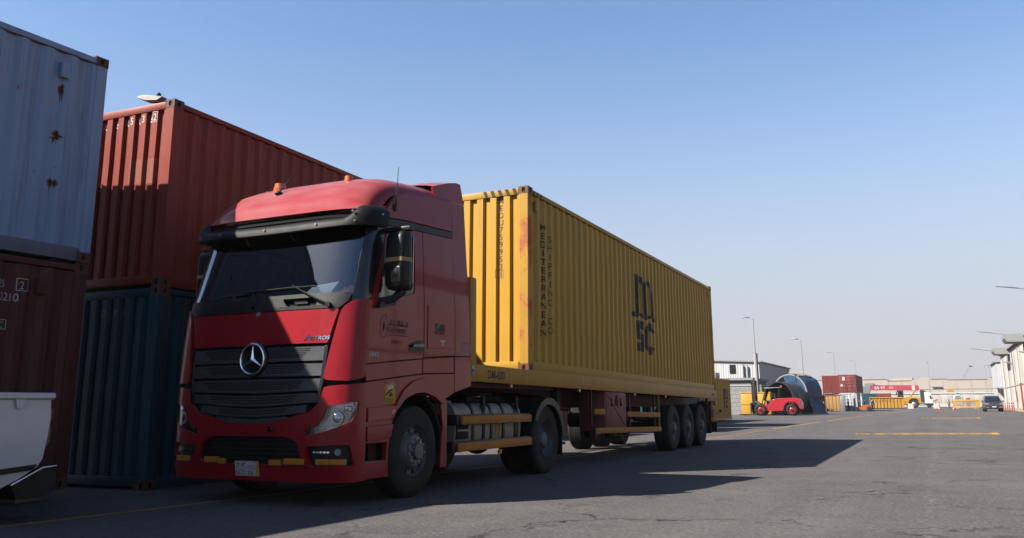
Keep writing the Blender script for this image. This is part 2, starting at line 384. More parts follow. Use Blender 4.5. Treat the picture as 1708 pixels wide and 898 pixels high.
M['boom'] = plain('boom_red', (0.48, 0.055, 0.095), 0.45, var=0.1)
M['grille'] = plain('grille_grey', (0.055, 0.057, 0.063), 0.36, var=0.15, dirt=0.15, dirtcol=(0.05, 0.045, 0.04))
M['pipe_brown'] = plain('pipe_brown', (0.22, 0.15, 0.11), 0.7, var=0.2)
M['letter_msc'] = plain('lettering_worn_black', (0.03, 0.03, 0.036), 0.6, var=0.3, scale=9, dirt=0.55, dirtcol=(0.36, 0.20, 0.04))
M['visor'] = plain('visor_black', (0.008, 0.0085, 0.010), 0.55, var=0.2)
M['visor'].node_tree.nodes['Principled BSDF'].inputs['Specular IOR Level'].default_value = 0.12
# ---------------------------------------------------------------- ground
def asphalt():
    m, t, p = nt('asphalt'); v = coords(t, rnd=False)
    base = mixc(t, ramp(t, noise_n(t, v, 0.35, 8, 0.62), 0.3, 0.7), (0.0452, 0.0424, 0.0429), (0.0678, 0.0627, 0.0621))
    base = mixc(t, mul(t, ramp(t, noise_n(t, v, 3.2, 7, 0.72), 0.38, 0.70), 0.45), base, (0.0814, 0.0757, 0.0746))
    base = mixc(t, mul(t, ramp(t, noise_n(t, v, 9.0, 5, 0.75), 0.50, 0.72), 0.55), base, (0.0339, 0.0316, 0.0328))
    lane = noise_n(t, coords(t, (0.9, 0.05, 1), False), 0.8, 6, 0.6)
    base = mixc(t, mul(t, ramp(t, lane, 0.45, 0.72), 0.55), base, (0.0339, 0.0316, 0.0339))
    wipe = noise_n(t, coords(t, (0.16, 1.3, 1), False), 1.0, 7, 0.65)
    base = mixc(t, mul(t, ramp(t, wipe, 0.5, 0.78), 0.45), base, (0.0904, 0.0836, 0.0814))
    agg = noise_n(t, v, 26, 5, 0.8)
    base = mixc(t, mul(t, ramp(t, agg, 0.53, 0.68), 0.9), base, (0.1525, 0.1412, 0.1379))
    base = mixc(t, mul(t, ramp(t, noise_n(t, v, 19, 5, 0.8), 0.54, 0.68), 0.9), base, (0.0203, 0.0192, 0.0203))
    st = ramp(t, noise_n(t, v, 0.22, 7, 0.65), 0.55, 0.68); base = mixc(t, mul(t, st, 0.5), base, (0.0294, 0.0277, 0.0294))
    # oil drips: small dark round spots here and there
    vd = N(t, 'TexVoronoi'); vd.inputs['Scale'].default_value = 1.1; t.links.new(v, vd.inputs['Vector'])
    dr_ = mul(t, ramp(t, vd.outputs['Distance'], 0.05, 0.16, (1, 1, 1, 1), (0, 0, 0, 1)), ramp(t, noise_n(t, v, 0.5, 4), 0.52, 0.6))
    base = mixc(t, mul(t, dr_, 0.6), base, (0.0181, 0.0169, 0.0181))
    # hairline cracks, masked so that they come and go
    nz = N(t, 'TexNoise'); nz.inputs['Scale'].default_value = 1.3; nz.inputs['Detail'].default_value = 8; nz.inputs['Roughness'].default_value = 0.65; t.links.new(v, nz.inputs['Vector'])
    s1 = N(t, 'VectorMath', operation='SCALE'); s1.inputs['Scale'].default_value = 1.5; t.links.new(nz.outputs['Color'], s1.inputs[0])
    wv = N(t, 'VectorMath', operation='ADD'); t.links.new(v, wv.inputs[0]); t.links.new(s1.outputs[0], wv.inputs[1])
    vo = N(t, 'TexVoronoi', feature='DISTANCE_TO_EDGE'); vo.inputs['Scale'].default_value = 0.55; t.links.new(wv.outputs[0], vo.inputs['Vector'])
    ck = ramp(t, vo.outputs['Distance'], 0.004, 0.013, (1, 1, 1, 1), (0, 0, 0, 1))
    ck = mul(t, ck, ramp(t, noise_n(t, v, 0.5, 6, 0.7), 0.47, 0.58))
    # one long crack running along the yard, its edges crumbled pale
    sx = N(t, 'SeparateXYZ'); t.links.new(v, sx.inputs[0])
    n2 = noise_n(t, coords(t, (0.01, 1, 1), False), 0.9, 10, 0.72)
    a = N(t, 'Math', operation='MULTIPLY_ADD'); a.inputs[1].default_value = -0.8; t.links.new(n2, a.inputs[0]); t.links.new(sx.outputs['X'], a.inputs[2])
    d = N(t, 'Math', operation='SUBTRACT'); d.inputs[1].default_value = 4.88; t.links.new(a.outputs[0], d.inputs[0])
    ab = N(t, 'Math', operation='ABSOLUTE'); t.links.new(d.outputs[0], ab.inputs[0])
    lm = ramp(t, noise_n(t, v, 1.1, 6, 0.75), 0.40, 0.55)
    base = mixc(t, mul(t, mul(t, ramp(t, ab.outputs[0], 0.006, 0.026, (1, 1, 1, 1), (0, 0, 0, 1)), lm), 0.45), base, (0.1299, 0.1186, 0.1085))
    base = mixc(t, mul(t, mul(t, ramp(t, ab.outputs[0], 0.003, 0.009, (1, 1, 1, 1), (0, 0, 0, 1)), ramp(t, noise_n(t, v, 2.3, 4), 0.45, 0.6)), 0.9), base, (0.0169, 0.0158, 0.0158))
    base = mixc(t, mul(t, ck, 0.9), base, (0.0147, 0.0136, 0.0136))
    t.links.new(base, p.inputs['Base Color'])
    p.inputs['Roughness'].default_value = 0.9; p.inputs['Specular IOR Level'].default_value = 0.12
    h = N(t, 'Math', operation='ADD'); t.links.new(mul(t, agg, 0.8), h.inputs[0]); t.links.new(mul(t, ck, -1.2), h.inputs[1])
    h2 = N(t, 'Math', operation='ADD'); t.links.new(h.outputs[0], h2.inputs[0]); t.links.new(mul(t, noise_n(t, v, 2.2, 4), 1.2), h2.inputs[1])
    bump(t, p, h2.outputs[0], 0.016, 0.8); return m
M['asphalt'] = asphalt()

def line_paint(name, col, wear=0.5):
    m, t, p = nt(name); v = coords(t, rnd=False)
    w = ramp(t, noise_n(t, coords(t, (1.2, 0.7, 1), False), 2.6, 9, 0.75), wear - 0.08, wear + 0.08)
    c = mixc(t, noise_n(t, v, 9, 5), sc(col, 0.7), sc(col, 1.15)); c = mixc(t, w, c, (0.050, 0.047, 0.047)); t.links.new(c, p.inputs['Base Color'])
    p.inputs['Roughness'].default_value = 0.85; p.inputs['Specular IOR Level'].default_value = 0.15; return m
M['line'] = line_paint('worn_line_paint', (0.24, 0.115, 0.025), 0.60)
M['line2'] = line_paint('yellow_line_paint', (0.28, 0.155, 0.03), 0.56)
M['kerb'] = plain('kerb_yellow', (0.50, 0.36, 0.14), 0.85, var=0.2, dirt=0.4, dirtcol=(0.3, 0.27, 0.24))

g = MB(); g._add([(-2500, -2500, 0), (2500, -2500, 0), (2500, 2500, 0), (-2500, 2500, 0)], [(0, 1, 2, 3)])
ground = struct(g.build('ground', M['asphalt'], smooth=0))
def strip(pts, w, mat, name='painted_line', z=0.004):
    b = MB(); V = []
    for i, p in enumerate(pts):
        a, c = Vector(pts[max(i - 1, 0)]), Vector(pts[min(i + 1, len(pts) - 1)]); d = (c - a).normalized(); n = Vector((-d.y, d.x))
        V += [(p[0] + n.x * w / 2, p[1] + n.y * w / 2, z), (p[0] - n.x * w / 2, p[1] - n.y * w / 2, z)]
    b._add(V, [(2 * i, 2 * i + 1, 2 * i + 3, 2 * i + 2) for i in range(len(pts) - 1)])
    return b.build(name, mat, ground, smooth=0)
LP = [(-2.4, -8.0), (-2.02, -3.6), (-1.77, -1.1), (-1.35, 8.0), (-0.9, 19.0), (-0.95, 34.0), (-0.65, 62.0), (0.8, 110.0), (2.2, 170.0)]
segs = [(LP[i], LP[i + 1]) for i in range(len(LP) - 1)]
strip(LP[:4], 0.10, M['line']); strip([LP[3], LP[4]], 0.10, M['line']); strip([LP[4], (-0.93, 28.0)], 0.09, M['line'])
strip([(-0.95, 29.5), LP[5], (-0.86, 44)], 0.15, M['line2']); strip([(-0.8, 48), LP[6], (-0.2, 78)], 0.15, M['line2']); strip([(0.0, 84), LP[7], (1.5, 140)], 0.16, M['line2'])
def speed_bump(p0, p1, label):
    p0, p1 = Vector(p0), Vector(p1); L = (p1 - p0).length; t = empty('speed_bump', (p0.x, p0.y, 0), math.atan2(p1.y - p0.y, p1.x - p0.x))
    sec = [(-0.22, 0.0), (-0.17, 0.025), (-0.09, 0.042), (0.0, 0.048), (0.09, 0.042), (0.17, 0.025), (0.22, 0.0)]
    for x0, x1, mt in ((0.0, L - 0.25, 'bump'), (L - 0.24, L, 'line_fresh')):
        b = MB(); b.slab(sec, x0, x1, lambda u, v, w: (w, u, v)); b.build('hump' if mt == 'bump' else 'end_cap', M[mt], t, smooth=50)
    tag(t, label, 'speed bump')
M['bump'] = line_paint('worn_bump_paint', (0.17, 0.10, 0.032), 0.55); M['line_fresh'] = line_paint('bump_end_paint', (0.26, 0.15, 0.03), 0.7)
speed_bump((2.85, 23.4), (7.1, 25.2), 'worn yellow speed bump across the yard, nearest one'); speed_bump((4.3, 58.2), (7.8, 60.2), 'faint worn speed bump farther up the yard')
strip([(-6.3, 44.0), (-1.2, 46.5)], 0.15, M['line2']); strip([(8.4, 84), (10.9, 85)], 0.3, M['line2'])

# ---------------------------------------------------------------- shipping containers
def corr(P, flat, slope, D, a0, a1):
    """corrugation between a0 and a1: list of break points (a, inset)"""
    n = max(1, round((a1 - a0) / P)); P2 = (a1 - a0) / n; k = P2 / P; pts = [(a0, 0.0)]
    inner = P - 2 * slope - flat
    for i in range(n):
        b = a0 + i * P2
        pts += [(b + flat / 2 * k, 0.0), (b + (flat / 2 + slope) * k, D), (b + (flat / 2 + slope + inner) * k, D), (b + (flat / 2 + 2 * slope + inner) * k, 0.0)]
    pts.append((a1, 0.0)); return pts
def dented(pts, z0, z1, rows, dent, seed):
    """inset of the sheet at (a, z): the fold plus shallow dents, linear between the sheet's grid lines"""
    Q = lambda a, j: 0.0 if j <= 0 or j >= rows or not dent else dent * noise.noise(Vector((a * 1.1 + seed * 7.3, lerp(z0, z1, j / rows) * 1.2, seed)))
    def f(a, z):
        t = min(max((z - z0) / (z1 - z0) * rows, 0), rows); j = min(int(t), rows - 1); t -= j
        return interp(a, pts) + lerp(Q(a, j), Q(a, j + 1), t)
    return f
def sheet(pts, z0, z1, fmap, rows=6, dent=0.006, seed=0):
    b = MB(); V = []; f = dented(pts, z0, z1, rows, dent, seed)
    for j in range(rows + 1):
        z = lerp(z0, z1, j / rows)
        for (a, d) in pts: V.append(fmap(a, z, -f(a, z)))
    n = len(pts); b._add(V, [(j * n + i, j * n + i + 1, (j + 1) * n + i + 1, (j + 1) * n + i) for j in range(rows) for i in range(n - 1)])
    b.fixn = False; return b
def oval(cx, cy, rx, ry, n=12): return [(cx + rx * math.copysign(abs(math.cos(t)) ** 0.8, math.cos(t)), cy + ry * math.copysign(abs(math.sin(t)) ** 0.8, math.sin(t))) for t in [2 * math.pi * i / n for i in range(n)]]

def container(name, L, H, mat, frame_mat=None, cast_mat=None, W=2.438, P=0.278, detail=True, doors=True, endP=0.22, sideD=0.036, seed=1):
    """local frame: front end at y=0, doors at y=L, x across, base at z=0"""
    root = empty(name); fm = frame_mat or mat; cm = cast_mat or M['casting']; hw = W / 2
    root['dims'] = (L, W, H)
    C = {'root': root}
    sp = corr(P, 0.075, 0.066, sideD, 0.15, L - 0.15); ep = corr(endP, endP * 0.46, 0.022, 0.045, -hw + 0.14, hw - 0.14)
    C['sp'], C['ep'] = sp, ep
    zb, zt = 0.15, H - 0.11
    rows = 7 if detail else 2
    fs = dented(sp, zb, zt, rows, 0.018 if detail else 0, seed + 1); ff = dented(ep, zb, zt, rows, 0.010 if detail else 0, seed + 3)
    C['rowz'] = [lerp(zb, zt, j / rows) for j in range(1, rows)]
    C['side'] = lambda a, b, w: (hw - 0.012 - fs(a, b) + w, a, b)
    C['front'] = lambda a, b, w: (a, 0.012 + ff(a, b) - w, b)
    for sgn in (1, -1):
        sheet(sp, zb, zt, lambda a, z, w, s=sgn: (s * (hw - 0.012 + w), a, z), rows, 0.018 if detail else 0, seed + (sgn > 0)).build('side_panel', mat, root, smooth=0)
    sheet(ep, zb, zt, lambda a, z, w: (a, 0.012 - w, z), rows, 0.010 if detail else 0, seed + 3).build('end_panel', mat, root, smooth=0)
    if doors:
        for s in (-1, 1):
            d = MB(); d.bx(s * 0.008, s * (hw - 0.13), L - 0.06, L - 0.012, 0.15, H - 0.11, 0.004)
            for k in range(5): d.bx(s * 0.10, s * (hw - 0.22), L - 0.014, L + 0.006, lerp(0.25, H - 0.55, k / 4), lerp(0.25, H - 0.55, k / 4) + 0.22, 0.003)
            do = d.build('door', mat, root)
            for q in (0.32, 0.78):
                b = MB(); b.cyl((s * q * hw, L + 0.02, 0.14), (s * q * hw, L + 0.02, H - 0.1), 0.017, n=8); b.box((s * q * hw, L + 0.02, 1.0), (0.09, 0.03, 0.16)); b.build('lock_rod', M['galv'], do)
    else:
        sheet(ep, zb, zt, lambda a, z, w: (a, L - 0.012 + w, z), 2, 0).build('end_panel', mat, root, smooth=0)
    rf = MB(); n = max(6, int(L / 0.6))
    V = []; 
    for i in range(2 * n + 1):
        y = lerp(0.05, L - 0.05, i / (2 * n)); z = H - 0.03 - (0.02 if i % 2 else 0)
        V += [(-hw + 0.04, y, z), (hw - 0.04, y, z)]
    rf._add(V, [(2 * i, 2 * i + 1, 2 * i + 3, 2 * i + 2) for i in range(2 * n)]); rf.build('roof', mat, root, smooth=0)
    fl = MB(); fl.bx(-hw + 0.03, hw - 0.03, 0.05, L - 0.05, 0.11, 0.15); fl.build('floor_frame', M['frame'], root, smooth=0)
    for s in (-1, 1):
        b = MB(); b.bx(s * (hw - 0.06), s * hw, 0.16, L - 0.16, H - 0.10, H - 0.03, 0.006 if detail else 0); b.build('top_rail', fm, root)
        b = MB(); b.bx(s * (hw - 0.045), s * (hw - 0.004), 0.17, L - 0.17, 0.02, 0.165, 0.005 if detail else 0); b.bx(s * (hw - 0.09), s * (hw - 0.002), 0.17, L - 0.17, 0.012, 0.03); b.build('bottom_rail', fm, root)
    for y0, y1 in ((0.0, 0.075), (L - 0.075, L)):
        b = MB(); b.bx(-hw + 0.17, hw - 0.17, y0 + 0.003, y1 - 0.003, H - 0.125, H - 0.02, 0.006 if detail else 0); b.build('end_rail', fm, root)
        b = MB(); b.bx(-hw + 0.17, hw - 0.17, y0 + 0.003, y1 - 0.003, 0.04, 0.155, 0.006 if detail else 0); b.build('end_rail', fm, root)
    for s in (-1, 1):
        for e in (0, 1):
            ys = (lambda y: y) if e == 0 else (lambda y: L - y)
            b = MB(); b.slab([(0.003, 0.0), (0.15, 0.0), (0.15, 0.022), (0.055, 0.03), (0.03, 0.06), (0.024, 0.15), (0.003, 0.15)], 0.118, H - 0.118, lambda u, v, w, s=s, ys=ys: (s * (hw - 0.004 - v), ys(u), w))
            b.build('corner_post', C.get('post_mat', fm), root, bevel=0.006 if detail else 0)
            for zc in (0, 1):
                z0 = 0 if zc == 0 else H - 0.118
                cst = MB()
                if detail:
                    cst.bx(s * (hw - 0.148), s * (hw - 0.014), ys(0.014), ys(0.164), z0 + 0.012, z0 + 0.106)
                    core = MB(); core.bx(s * (hw - 0.15), s * (hw - 0.013), ys(0.013), ys(0.165), z0 + 0.011, z0 + 0.107)
                    pl = MB(); cz = z0 + 0.059
                    pl.slab([(0, z0), (0.162, z0), (0.162, z0 + 0.118), (0, z0 + 0.118)], 0, 0.014, lambda u, v, w, s=s, ys=ys: (s * (hw - u), ys(w), v), holes=[oval(0.078, cz, 0.030, 0.040)])
                    pl.slab([(0.014, z0), (0.178, z0), (0.178, z0 + 0.118), (0.014, z0 + 0.118)], 0, 0.014, lambda u, v, w, s=s, ys=ys: (s * (hw - w), ys(u), v), holes=[oval(0.088, cz, 0.025, 0.037)])
                    pl.bx(s * (hw - 0.16), s * (hw - 0.014), ys(0.014), ys(0.176), z0 + 0.107, z0 + 0.118); pl.bx(s * (hw - 0.16), s * (hw - 0.014), ys(0.014), ys(0.176), z0, z0 + 0.011)
                    co = pl.build('corner_casting', cm, root); core.build('aperture', M['void'], co, smooth=0); cst.bm.free()
                else:
                    cst.bx(s * (hw - 0.16), s * hw, ys(0), ys(0.178), z0, z0 + 0.118); cst.build('corner_casting', cm, root, smooth=0)
    return C
def breaks(pts): return [a for a, d in pts]
def sub(pts, lo, hi): return [a for a, d in pts if lo < a < hi]

# --- yellow container riding on the trailer
KX, KY, KZ, TILT, KH = -1.238, 3.148, 1.526, -0.01207, 2.896
Y = container('shipping_container', 12.192, KH, M['msc'], M['msc'], M['casting_y'], P=0.2703, endP=0.24, seed=4)
yr = Y['root']; yr.location = (KX, KY, KZ); yr.rotation_euler = (math.atan(TILT), 0, 0)
tag(yr, 'long yellow shipping container with black logo riding on the trailer', 'container')
for o in KIDS(yr):
    if o.name.startswith('corner_post'):
        o.data.materials[0] = M['msc_rust']
def side_text(C, txt, size, o, par, mat, **k): return MB().text(txt, size, 0.003, C['side'], cu=breaks(C['sp']), o=o, **k).build('lettering', mat, par, smooth=0)
SB = breaks(Y['sp'])
MB().text('MEDITERRANEAN', 0.155, 0.003, Y['side'], sx=1.25, bold=0.02, cu=sub(Y['sp'], 0.3, 1.4), align='CENTER', o=(0.63, 2.29), vertical=True, step=0.1425).build('lettering', M['letter_msc'], yr, smooth=0)
for wd_, zz_ in (('SHIPPING', 2.14), ('CO', 0.79)): MB().text(wd_, 0.150, 0.003, Y['side'], sx=1.15, bold=0.004, cu=sub(Y['sp'], 0.3, 1.4), align='CENTER', o=(0.90, zz_), vertical=True, step=0.150).build('lettering', M['letter_msc'], yr, smooth=0)
MB().text('MEDU7599531', 0.135, 0.003, Y['front'], sx=0.95, bold=0.006, cu=sub(Y['ep'], -1, 0), align='CENTER', o=(0.722, 2.66), vertical=True, step=0.118).build('lettering', M['letter_msc'], yr, smooth=0)
fr = MB(); 
for (x0, x1, z0, z1) in ((0.64, 0.76, 1.46, 1.466), (0.64, 0.76, 1.582, 1.588), (0.64, 0.645, 1.466, 1.582), (0.755, 0.76, 1.466, 1.582)): fr.slab([(x0, z0), (x1, z0), (x1, z1), (x0, z1)], 0.003, 0.003, Y['front'], cu=sub(Y['ep'], x0, x1))
fr.build('lettering', M['letter_msc'], yr, smooth=0)

def logo(C, par, y0, z0, sw, sh, mat):
    """the carrier's mark: a barred m above s and c, in unit coordinates"""
    f = lambda u, v, w: C['side'](y0 + u * sw, z0 + v * sh, w)
    cuts = [(a - y0) / sw for a in breaks(C['sp']) if y0 - 0.2 < a < y0 + sw + 0.2]
    b = MB()
    def arch(x0, x1, y0_, y1_): return [(x0, y0_), (x1, y0_)] + [((x0 + x1) / 2 + (x1 - x0) / 2 * math.cos(t), y1_ + 0.08 * math.sin(t)) for t in [math.pi * i / 6 for i in range(7)]]
    m_out = [(0.0, 0.42), (0.13, 0.42), (0.13, 1.0), (0.30, 1.0), (0.31, 0.955), (0.37, 0.985), (0.45, 0.99), (0.53, 0.96), (0.585, 0.92), (0.65, 0.97), (0.74, 0.975), (0.85, 0.93), (0.91, 0.84), (0.92, 0.76), (0.93, 0.42), (1.03, 0.42), (1.05, 0.385), (1.03, 0.35), (0.85, 0.35), (0.80, 0.385), (0.66, 0.385), (0.62, 0.35), (0.45, 0.35), (0.40, 0.385), (0.29, 0.385), (0.25, 0.35), (0.02, 0.35), (-0.02, 0.385)]
    m_out = [(x, 0.435 + (y - 0.35) * 0.87) for x, y in m_out]
    b.slab(m_out, 0.003, 0.003, f, cu=cuts, cv=[0.6, 0.8], holes=[arch(0.30, 0.44, 0.505, 0.85), arch(0.62, 0.77, 0.505, 0.85)])
    s_ = [(0.14, 0.40), (0.46, 0.40), (0.46, 0.29), (0.29, 0.29), (0.29, 0.255), (0.46, 0.225), (0.46, 0.03), (0.43, 0.0), (0.14, 0.0), (0.14, 0.115), (0.30, 0.115), (0.30, 0.145), (0.14, 0.175)]
    b.slab(s_, 0.003, 0.003, f, cu=cuts, cv=[0.2])
    c_ = [(0.745 + 0.225 * math.cos(R(q)), 0.195 + 0.215 * math.sin(R(q))) for q in range(28, 333, 12)] + [(0.745 + 0.085 * math.cos(R(q)), 0.195 + 0.105 * math.sin(R(q))) for q in range(328, 27, -12)]
    b.slab(c_, 0.003, 0.003, f, cu=cuts, cv=[0.2])
    return b.build('logo', mat, par, smooth=0)
logo(Y, yr, 5.08, 0.66, 1.62, 1.62, M['letter_msc'])
hz = MB()
for k in range(5): hz.slab([(0.18 + k * 0.13, KH - 0.122), (0.24 + k * 0.13, KH - 0.122), (0.28 + k * 0.13, KH - 0.023), (0.22 + k * 0.13, KH - 0.023)], 0, 0.002, lambda u, v, w: (1.219 - u, 0.0015 - w, v))
for k in range(3): hz.slab([(0.19 + k * 0.13, KH - 0.098), (0.25 + k * 0.13, KH - 0.098), (0.28 + k * 0.13, KH - 0.034), (0.22 + k * 0.13, KH - 0.034)], 0, 0.002, lambda u, v, w: (1.2195 + w, u, v))
hz.build('hazard_stripe', M['letter_black'], yr, smooth=0)
pk = MB(); pk.box((1.213, 0.31, 2.62), (0.05, 0.075, 0.17), 0.006); pk.build('vent', M['msc'], yr)
pk = MB(); pk.box((1.213, 11.80, 2.62), (0.05, 0.075, 0.17), 0.006); pk.build('vent', M['msc'], yr)
wl = MB(); wl.slab([(11.5, 1.62), (11.72, 1.62), (11.61, 1.82)], 0.004, 0.004, Y['side'], cu=sub(Y['sp'], 11.4, 11.8)); wl.slab([(11.68, 0.78), (11.78, 0.78), (11.78, 0.98), (11.68, 0.98)], 0.004, 0.004, Y['side'], cu=sub(Y['sp'], 11.4, 11.9)); wl.build('warning_sticker', M['orange'], yr, smooth=0)

# --- the stacks on the left
def lock_box(C, H, y): b = MB(); b.box((1.205, y, H - 0.33), (0.06, 0.10, 0.19), 0.008); return b
Bc = container('shipping_container', 6.058, 2.591, M['cblue'], seed=11); b0 = Bc['root']
tag(b0, 'dark blue container on the ground under the red one, beside the truck', 'container')
for ch, x in (('3', 0.108), ('7', 0.216), ('0', 0.432), ('4', 0.540)): MB().text(ch, 0.13, 0.003, Bc['front'], sx=0.8, align='CENTER', cu=sub(Bc['ep'], -1, 1.2), o=(x, 2.22)).build('lettering', M['letter_faint'], b0, smooth=0)
Rc = container('shipping_container', 6.058, 2.591, M['cred'], seed=21); r0 = Rc['root']
tag(r0, 'rusty red container stacked on the dark blue one', 'container')
rt = MB()
for ch, x in (('U', -0.108), ('3', 0.108), ('0', 0.324), ('5', 0.432), ('0', 0.540), ('3', 0.647), ('3', 0.755), ('2', 0.863)):
    MB().text(ch, 0.145, 0.003, Rc['front'], sx=0.8, bold=0.012, align='CENTER', cu=sub(Rc['ep'], -1.2, 1.2), o=(x, 2.325)).build('lettering', M['letter_white'], r0, smooth=0)
for (x0, x1, z0, z1) in ((0.815, 0.911, 2.30, 2.307), (0.815, 0.911, 2.45, 2.457), (0.815, 0.821, 2.307, 2.45), (0.905, 0.911, 2.307, 2.45)): rt.slab([(x0, z0), (x1, z0), (x1, z1), (x0, z1)], 0.003, 0.003, Rc['front'], cu=sub(Rc['ep'], x0, x1))
rt.build('digit_frame', M['letter_white'], r0, smooth=0)
pt = MB(); pt.slab([(0.45, 1.45), (0.95, 1.42), (0.95, 1.78), (0.45, 1.80)], 0.002, 0.002, Rc['front'], cu=sub(Rc['ep'], 0.4, 1.0)); pt.build('repair_patch', box_paint('patched_red', (0.33, 0.09, 0.06), rust=0.05, grime=0.2), r0, smooth=0)
for c, z in ((b0, 0.0), (r0, 2.593)):
    c.location = (-3.52 - 1.219 - 0.03, -0.72, z); c.rotation_euler = (0, 0, R(1.6))
r0.rotation_euler = (0, 0, R(1.9)); r0.location.x -= 0.01

Ac = container('shipping_container', 6.058, 2.591, M['cbrown'], seed=31, P=0.30, sideD=0.038); a0 = Ac['root']
tag(a0, 'dull brown container with white numbers under the pale blue one', 'container')
Lc = container('shipping_container', 6.058, 2.591, M['clight'], M['clight'], seed=41, P=0.30, sideD=0.038); l0 = Lc['root']
tag(l0, 'pale blue container with rust spots, top of the left stack', 'container')
for o in KIDS(l0):
    if o.name.startswith('bottom_rail') or o.name.startswith('end_rail'): o.data.materials[0] = box_paint('pale_blue_rusty', (0.22, 0.22, 0.26), rust=0.75, chips=0.8)
# lettering near the far end of the side that faces the yard
def a_txt(s, size, dist, z, **k): return MB().text(s, size, 0.003, Ac['side'], cu=sub(Ac['sp'], 3.2, 6.0), o=(6.058 - dist, z), **k).build('lettering', M['letter_white'], a0, smooth=0)
a_txt('1525', 0.125, 1.15, 2.20, sx=0.82); a_txt('2', 0.125, 0.80, 2.20, sx=0.82); a_txt('2210', 0.125, 1.0, 2.06, sx=0.82)
a_txt('C', 0.10, 0.98, 1.76, sx=0.9); a_txt('IIC', 0.10, 1.25, 1.76, sx=0.9); a_txt('31', 0.14, 1.05, 1.60, sx=0.9)
fr = MB()
for (d0, d1, z0, z1) in ((0.83, 0.70, 2.18, 2.32), (1.02, 0.88, 1.745, 1.855), (1.16, 1.03, 1.745, 1.855)):
    u0, u1 = 6.058 - d0, 6.058 - d1
    for (x0, x1, y0, y1) in ((u0, u1, z0, z0 + .008), (u0, u1, z1 - .008, z1), (u0, u0 + .008, z0 + .008, z1 - .008), (u1 - .008, u1, z0 + .008, z1 - .008)): fr.slab([(x0, y0), (x1, y0), (x1, y1), (x0, y1)], 0.003, 0.003, Ac['side'], cu=sub(Ac['sp'], x0, x1))
fr.build('lettering', M['letter_white'], a0, smooth=0)
random.seed(5)
stain = plain('rust_stain', (0.30, 0.22, 0.19), 0.8, var=0.35, scale=14)
for z, r in ((2.03, 0.045), (1.45, 0.052), (0.88, 0.042)):
    ph = random.random() * 9
    blob = lambda rr, am: [(5.50 + rr * (0.8 + am * noise.noise(Vector((math.cos(q) * 1.9 + ph, math.sin(q) * 1.9, rr * 9)))) * math.cos(q), z + rr * (0.8 + am * noise.noise(Vector((math.cos(q) * 1.9 + ph, math.sin(q) * 1.9, rr * 9 + 4)))) * math.sin(q)) for q in [2 * math.pi * i / 34 for i in range(34)]]
    for pg, ww, mm in ((blob(r, 1.1), 0.004, M['rust']), (blob(r * 1.45, 0.9), 0.002, stain)): MB().slab(pg, ww, ww, Lc['side'], cu=sub(Lc['sp'], 5, 6), cv=[c for c in Lc['rowz']]).build('rust_patch', mm, l0, smooth=0)
    for k in range(3):
        x = 5.50 + random.uniform(-r, r) * 0.8; ln = random.uniform(0.03, 0.14); w_ = random.uniform(0.004, 0.011)
        MB().slab([(x - w_, z - r * 0.5), (x + w_, z - r * 0.5), (x + w_ * 0.3, z - r * 0.5 - ln), (x - w_ * 0.3, z - r * 0.5 - ln)], 0.003 + 0.0003 * k, 0.003 + 0.0003 * k, Lc['side'], cu=sub(Lc['sp'], 5, 6), cv=[c for c in Lc['rowz']]).build('rust_run', stain if k % 2 else M['rust'], l0, smooth=0)
lock_box(Lc, 2.591, 5.50).build('vent', M['clight'], l0); lock_box(Ac, 2.591, 5.50).build('vent', M['cbrown'], a0)
for c, z, dx in ((a0, 0.12, 0.0), (l0, 2.715, 0.02)):
    a = R(-2.9 if c is a0 else -2.7); far = Vector((-3.52 + dx, -1.80)); off = Matrix.Rotation(a, 2) @ Vector((1.219, 6.058))
    c.location = (far.x - off.x, far.y - off.y, z); c.rotation_euler = (0, 0, a)
for (x, y, q) in ((-3.85, -2.15, 'far yard-side'), (-5.5, -2.0, 'far outer'), (-4.1, -7.4, 'near yard-side'), (-5.8, -7.3, 'near outer')):
    b = MB(); b.box((0, 0, 0.06), (0.30, 0.34, 0.12), 0.004); o = b.build('timber_block', M['wood']); o.location = (x, y, 0); o.rotation_euler = (0, 0, 0.1)
    tag(o, 'flat timber block under the %s corner of the brown container' % q, 'timber', 'timber blocks under the brown container')

# lamp fitting left lying on the red container's roof
lf = empty('lamp_fitting', (-3.95, -0.62, 5.186), R(10))
b = MB(); b.slab([(-0.02, 0), (0.10, 0.02), (0.34, 0.055), (0.42, 0.05), (0.46, 0.03), (0.30, -0.03), (0.08, -0.05)], -0.07, 0.07, lambda u, v, w: (-u * 0.9 + 0.1, w, 0.075 + v), cu=[0.2]); b.build('housing', M['white_dull'], lf, bevel=0.01)
b = MB(); b.bx(-0.28, -0.10, -0.05, 0.05, 0.105, 0.118, 0.004); b.build('glass_cover', M['galv'], lf)
b = MB(); b.sphere((0.0, 0, 0.13), 0.035, 10, 6); b.build('photocell', M['black'], lf)
b = MB(); b.cyl((0.05, 0, 0.05), (0.22, 0.05, 0.015), 0.03); b.build('bracket', M['galv'], lf)
tag(lf, 'pale street lamp head lying on the roof edge of the red container', 'lamp')

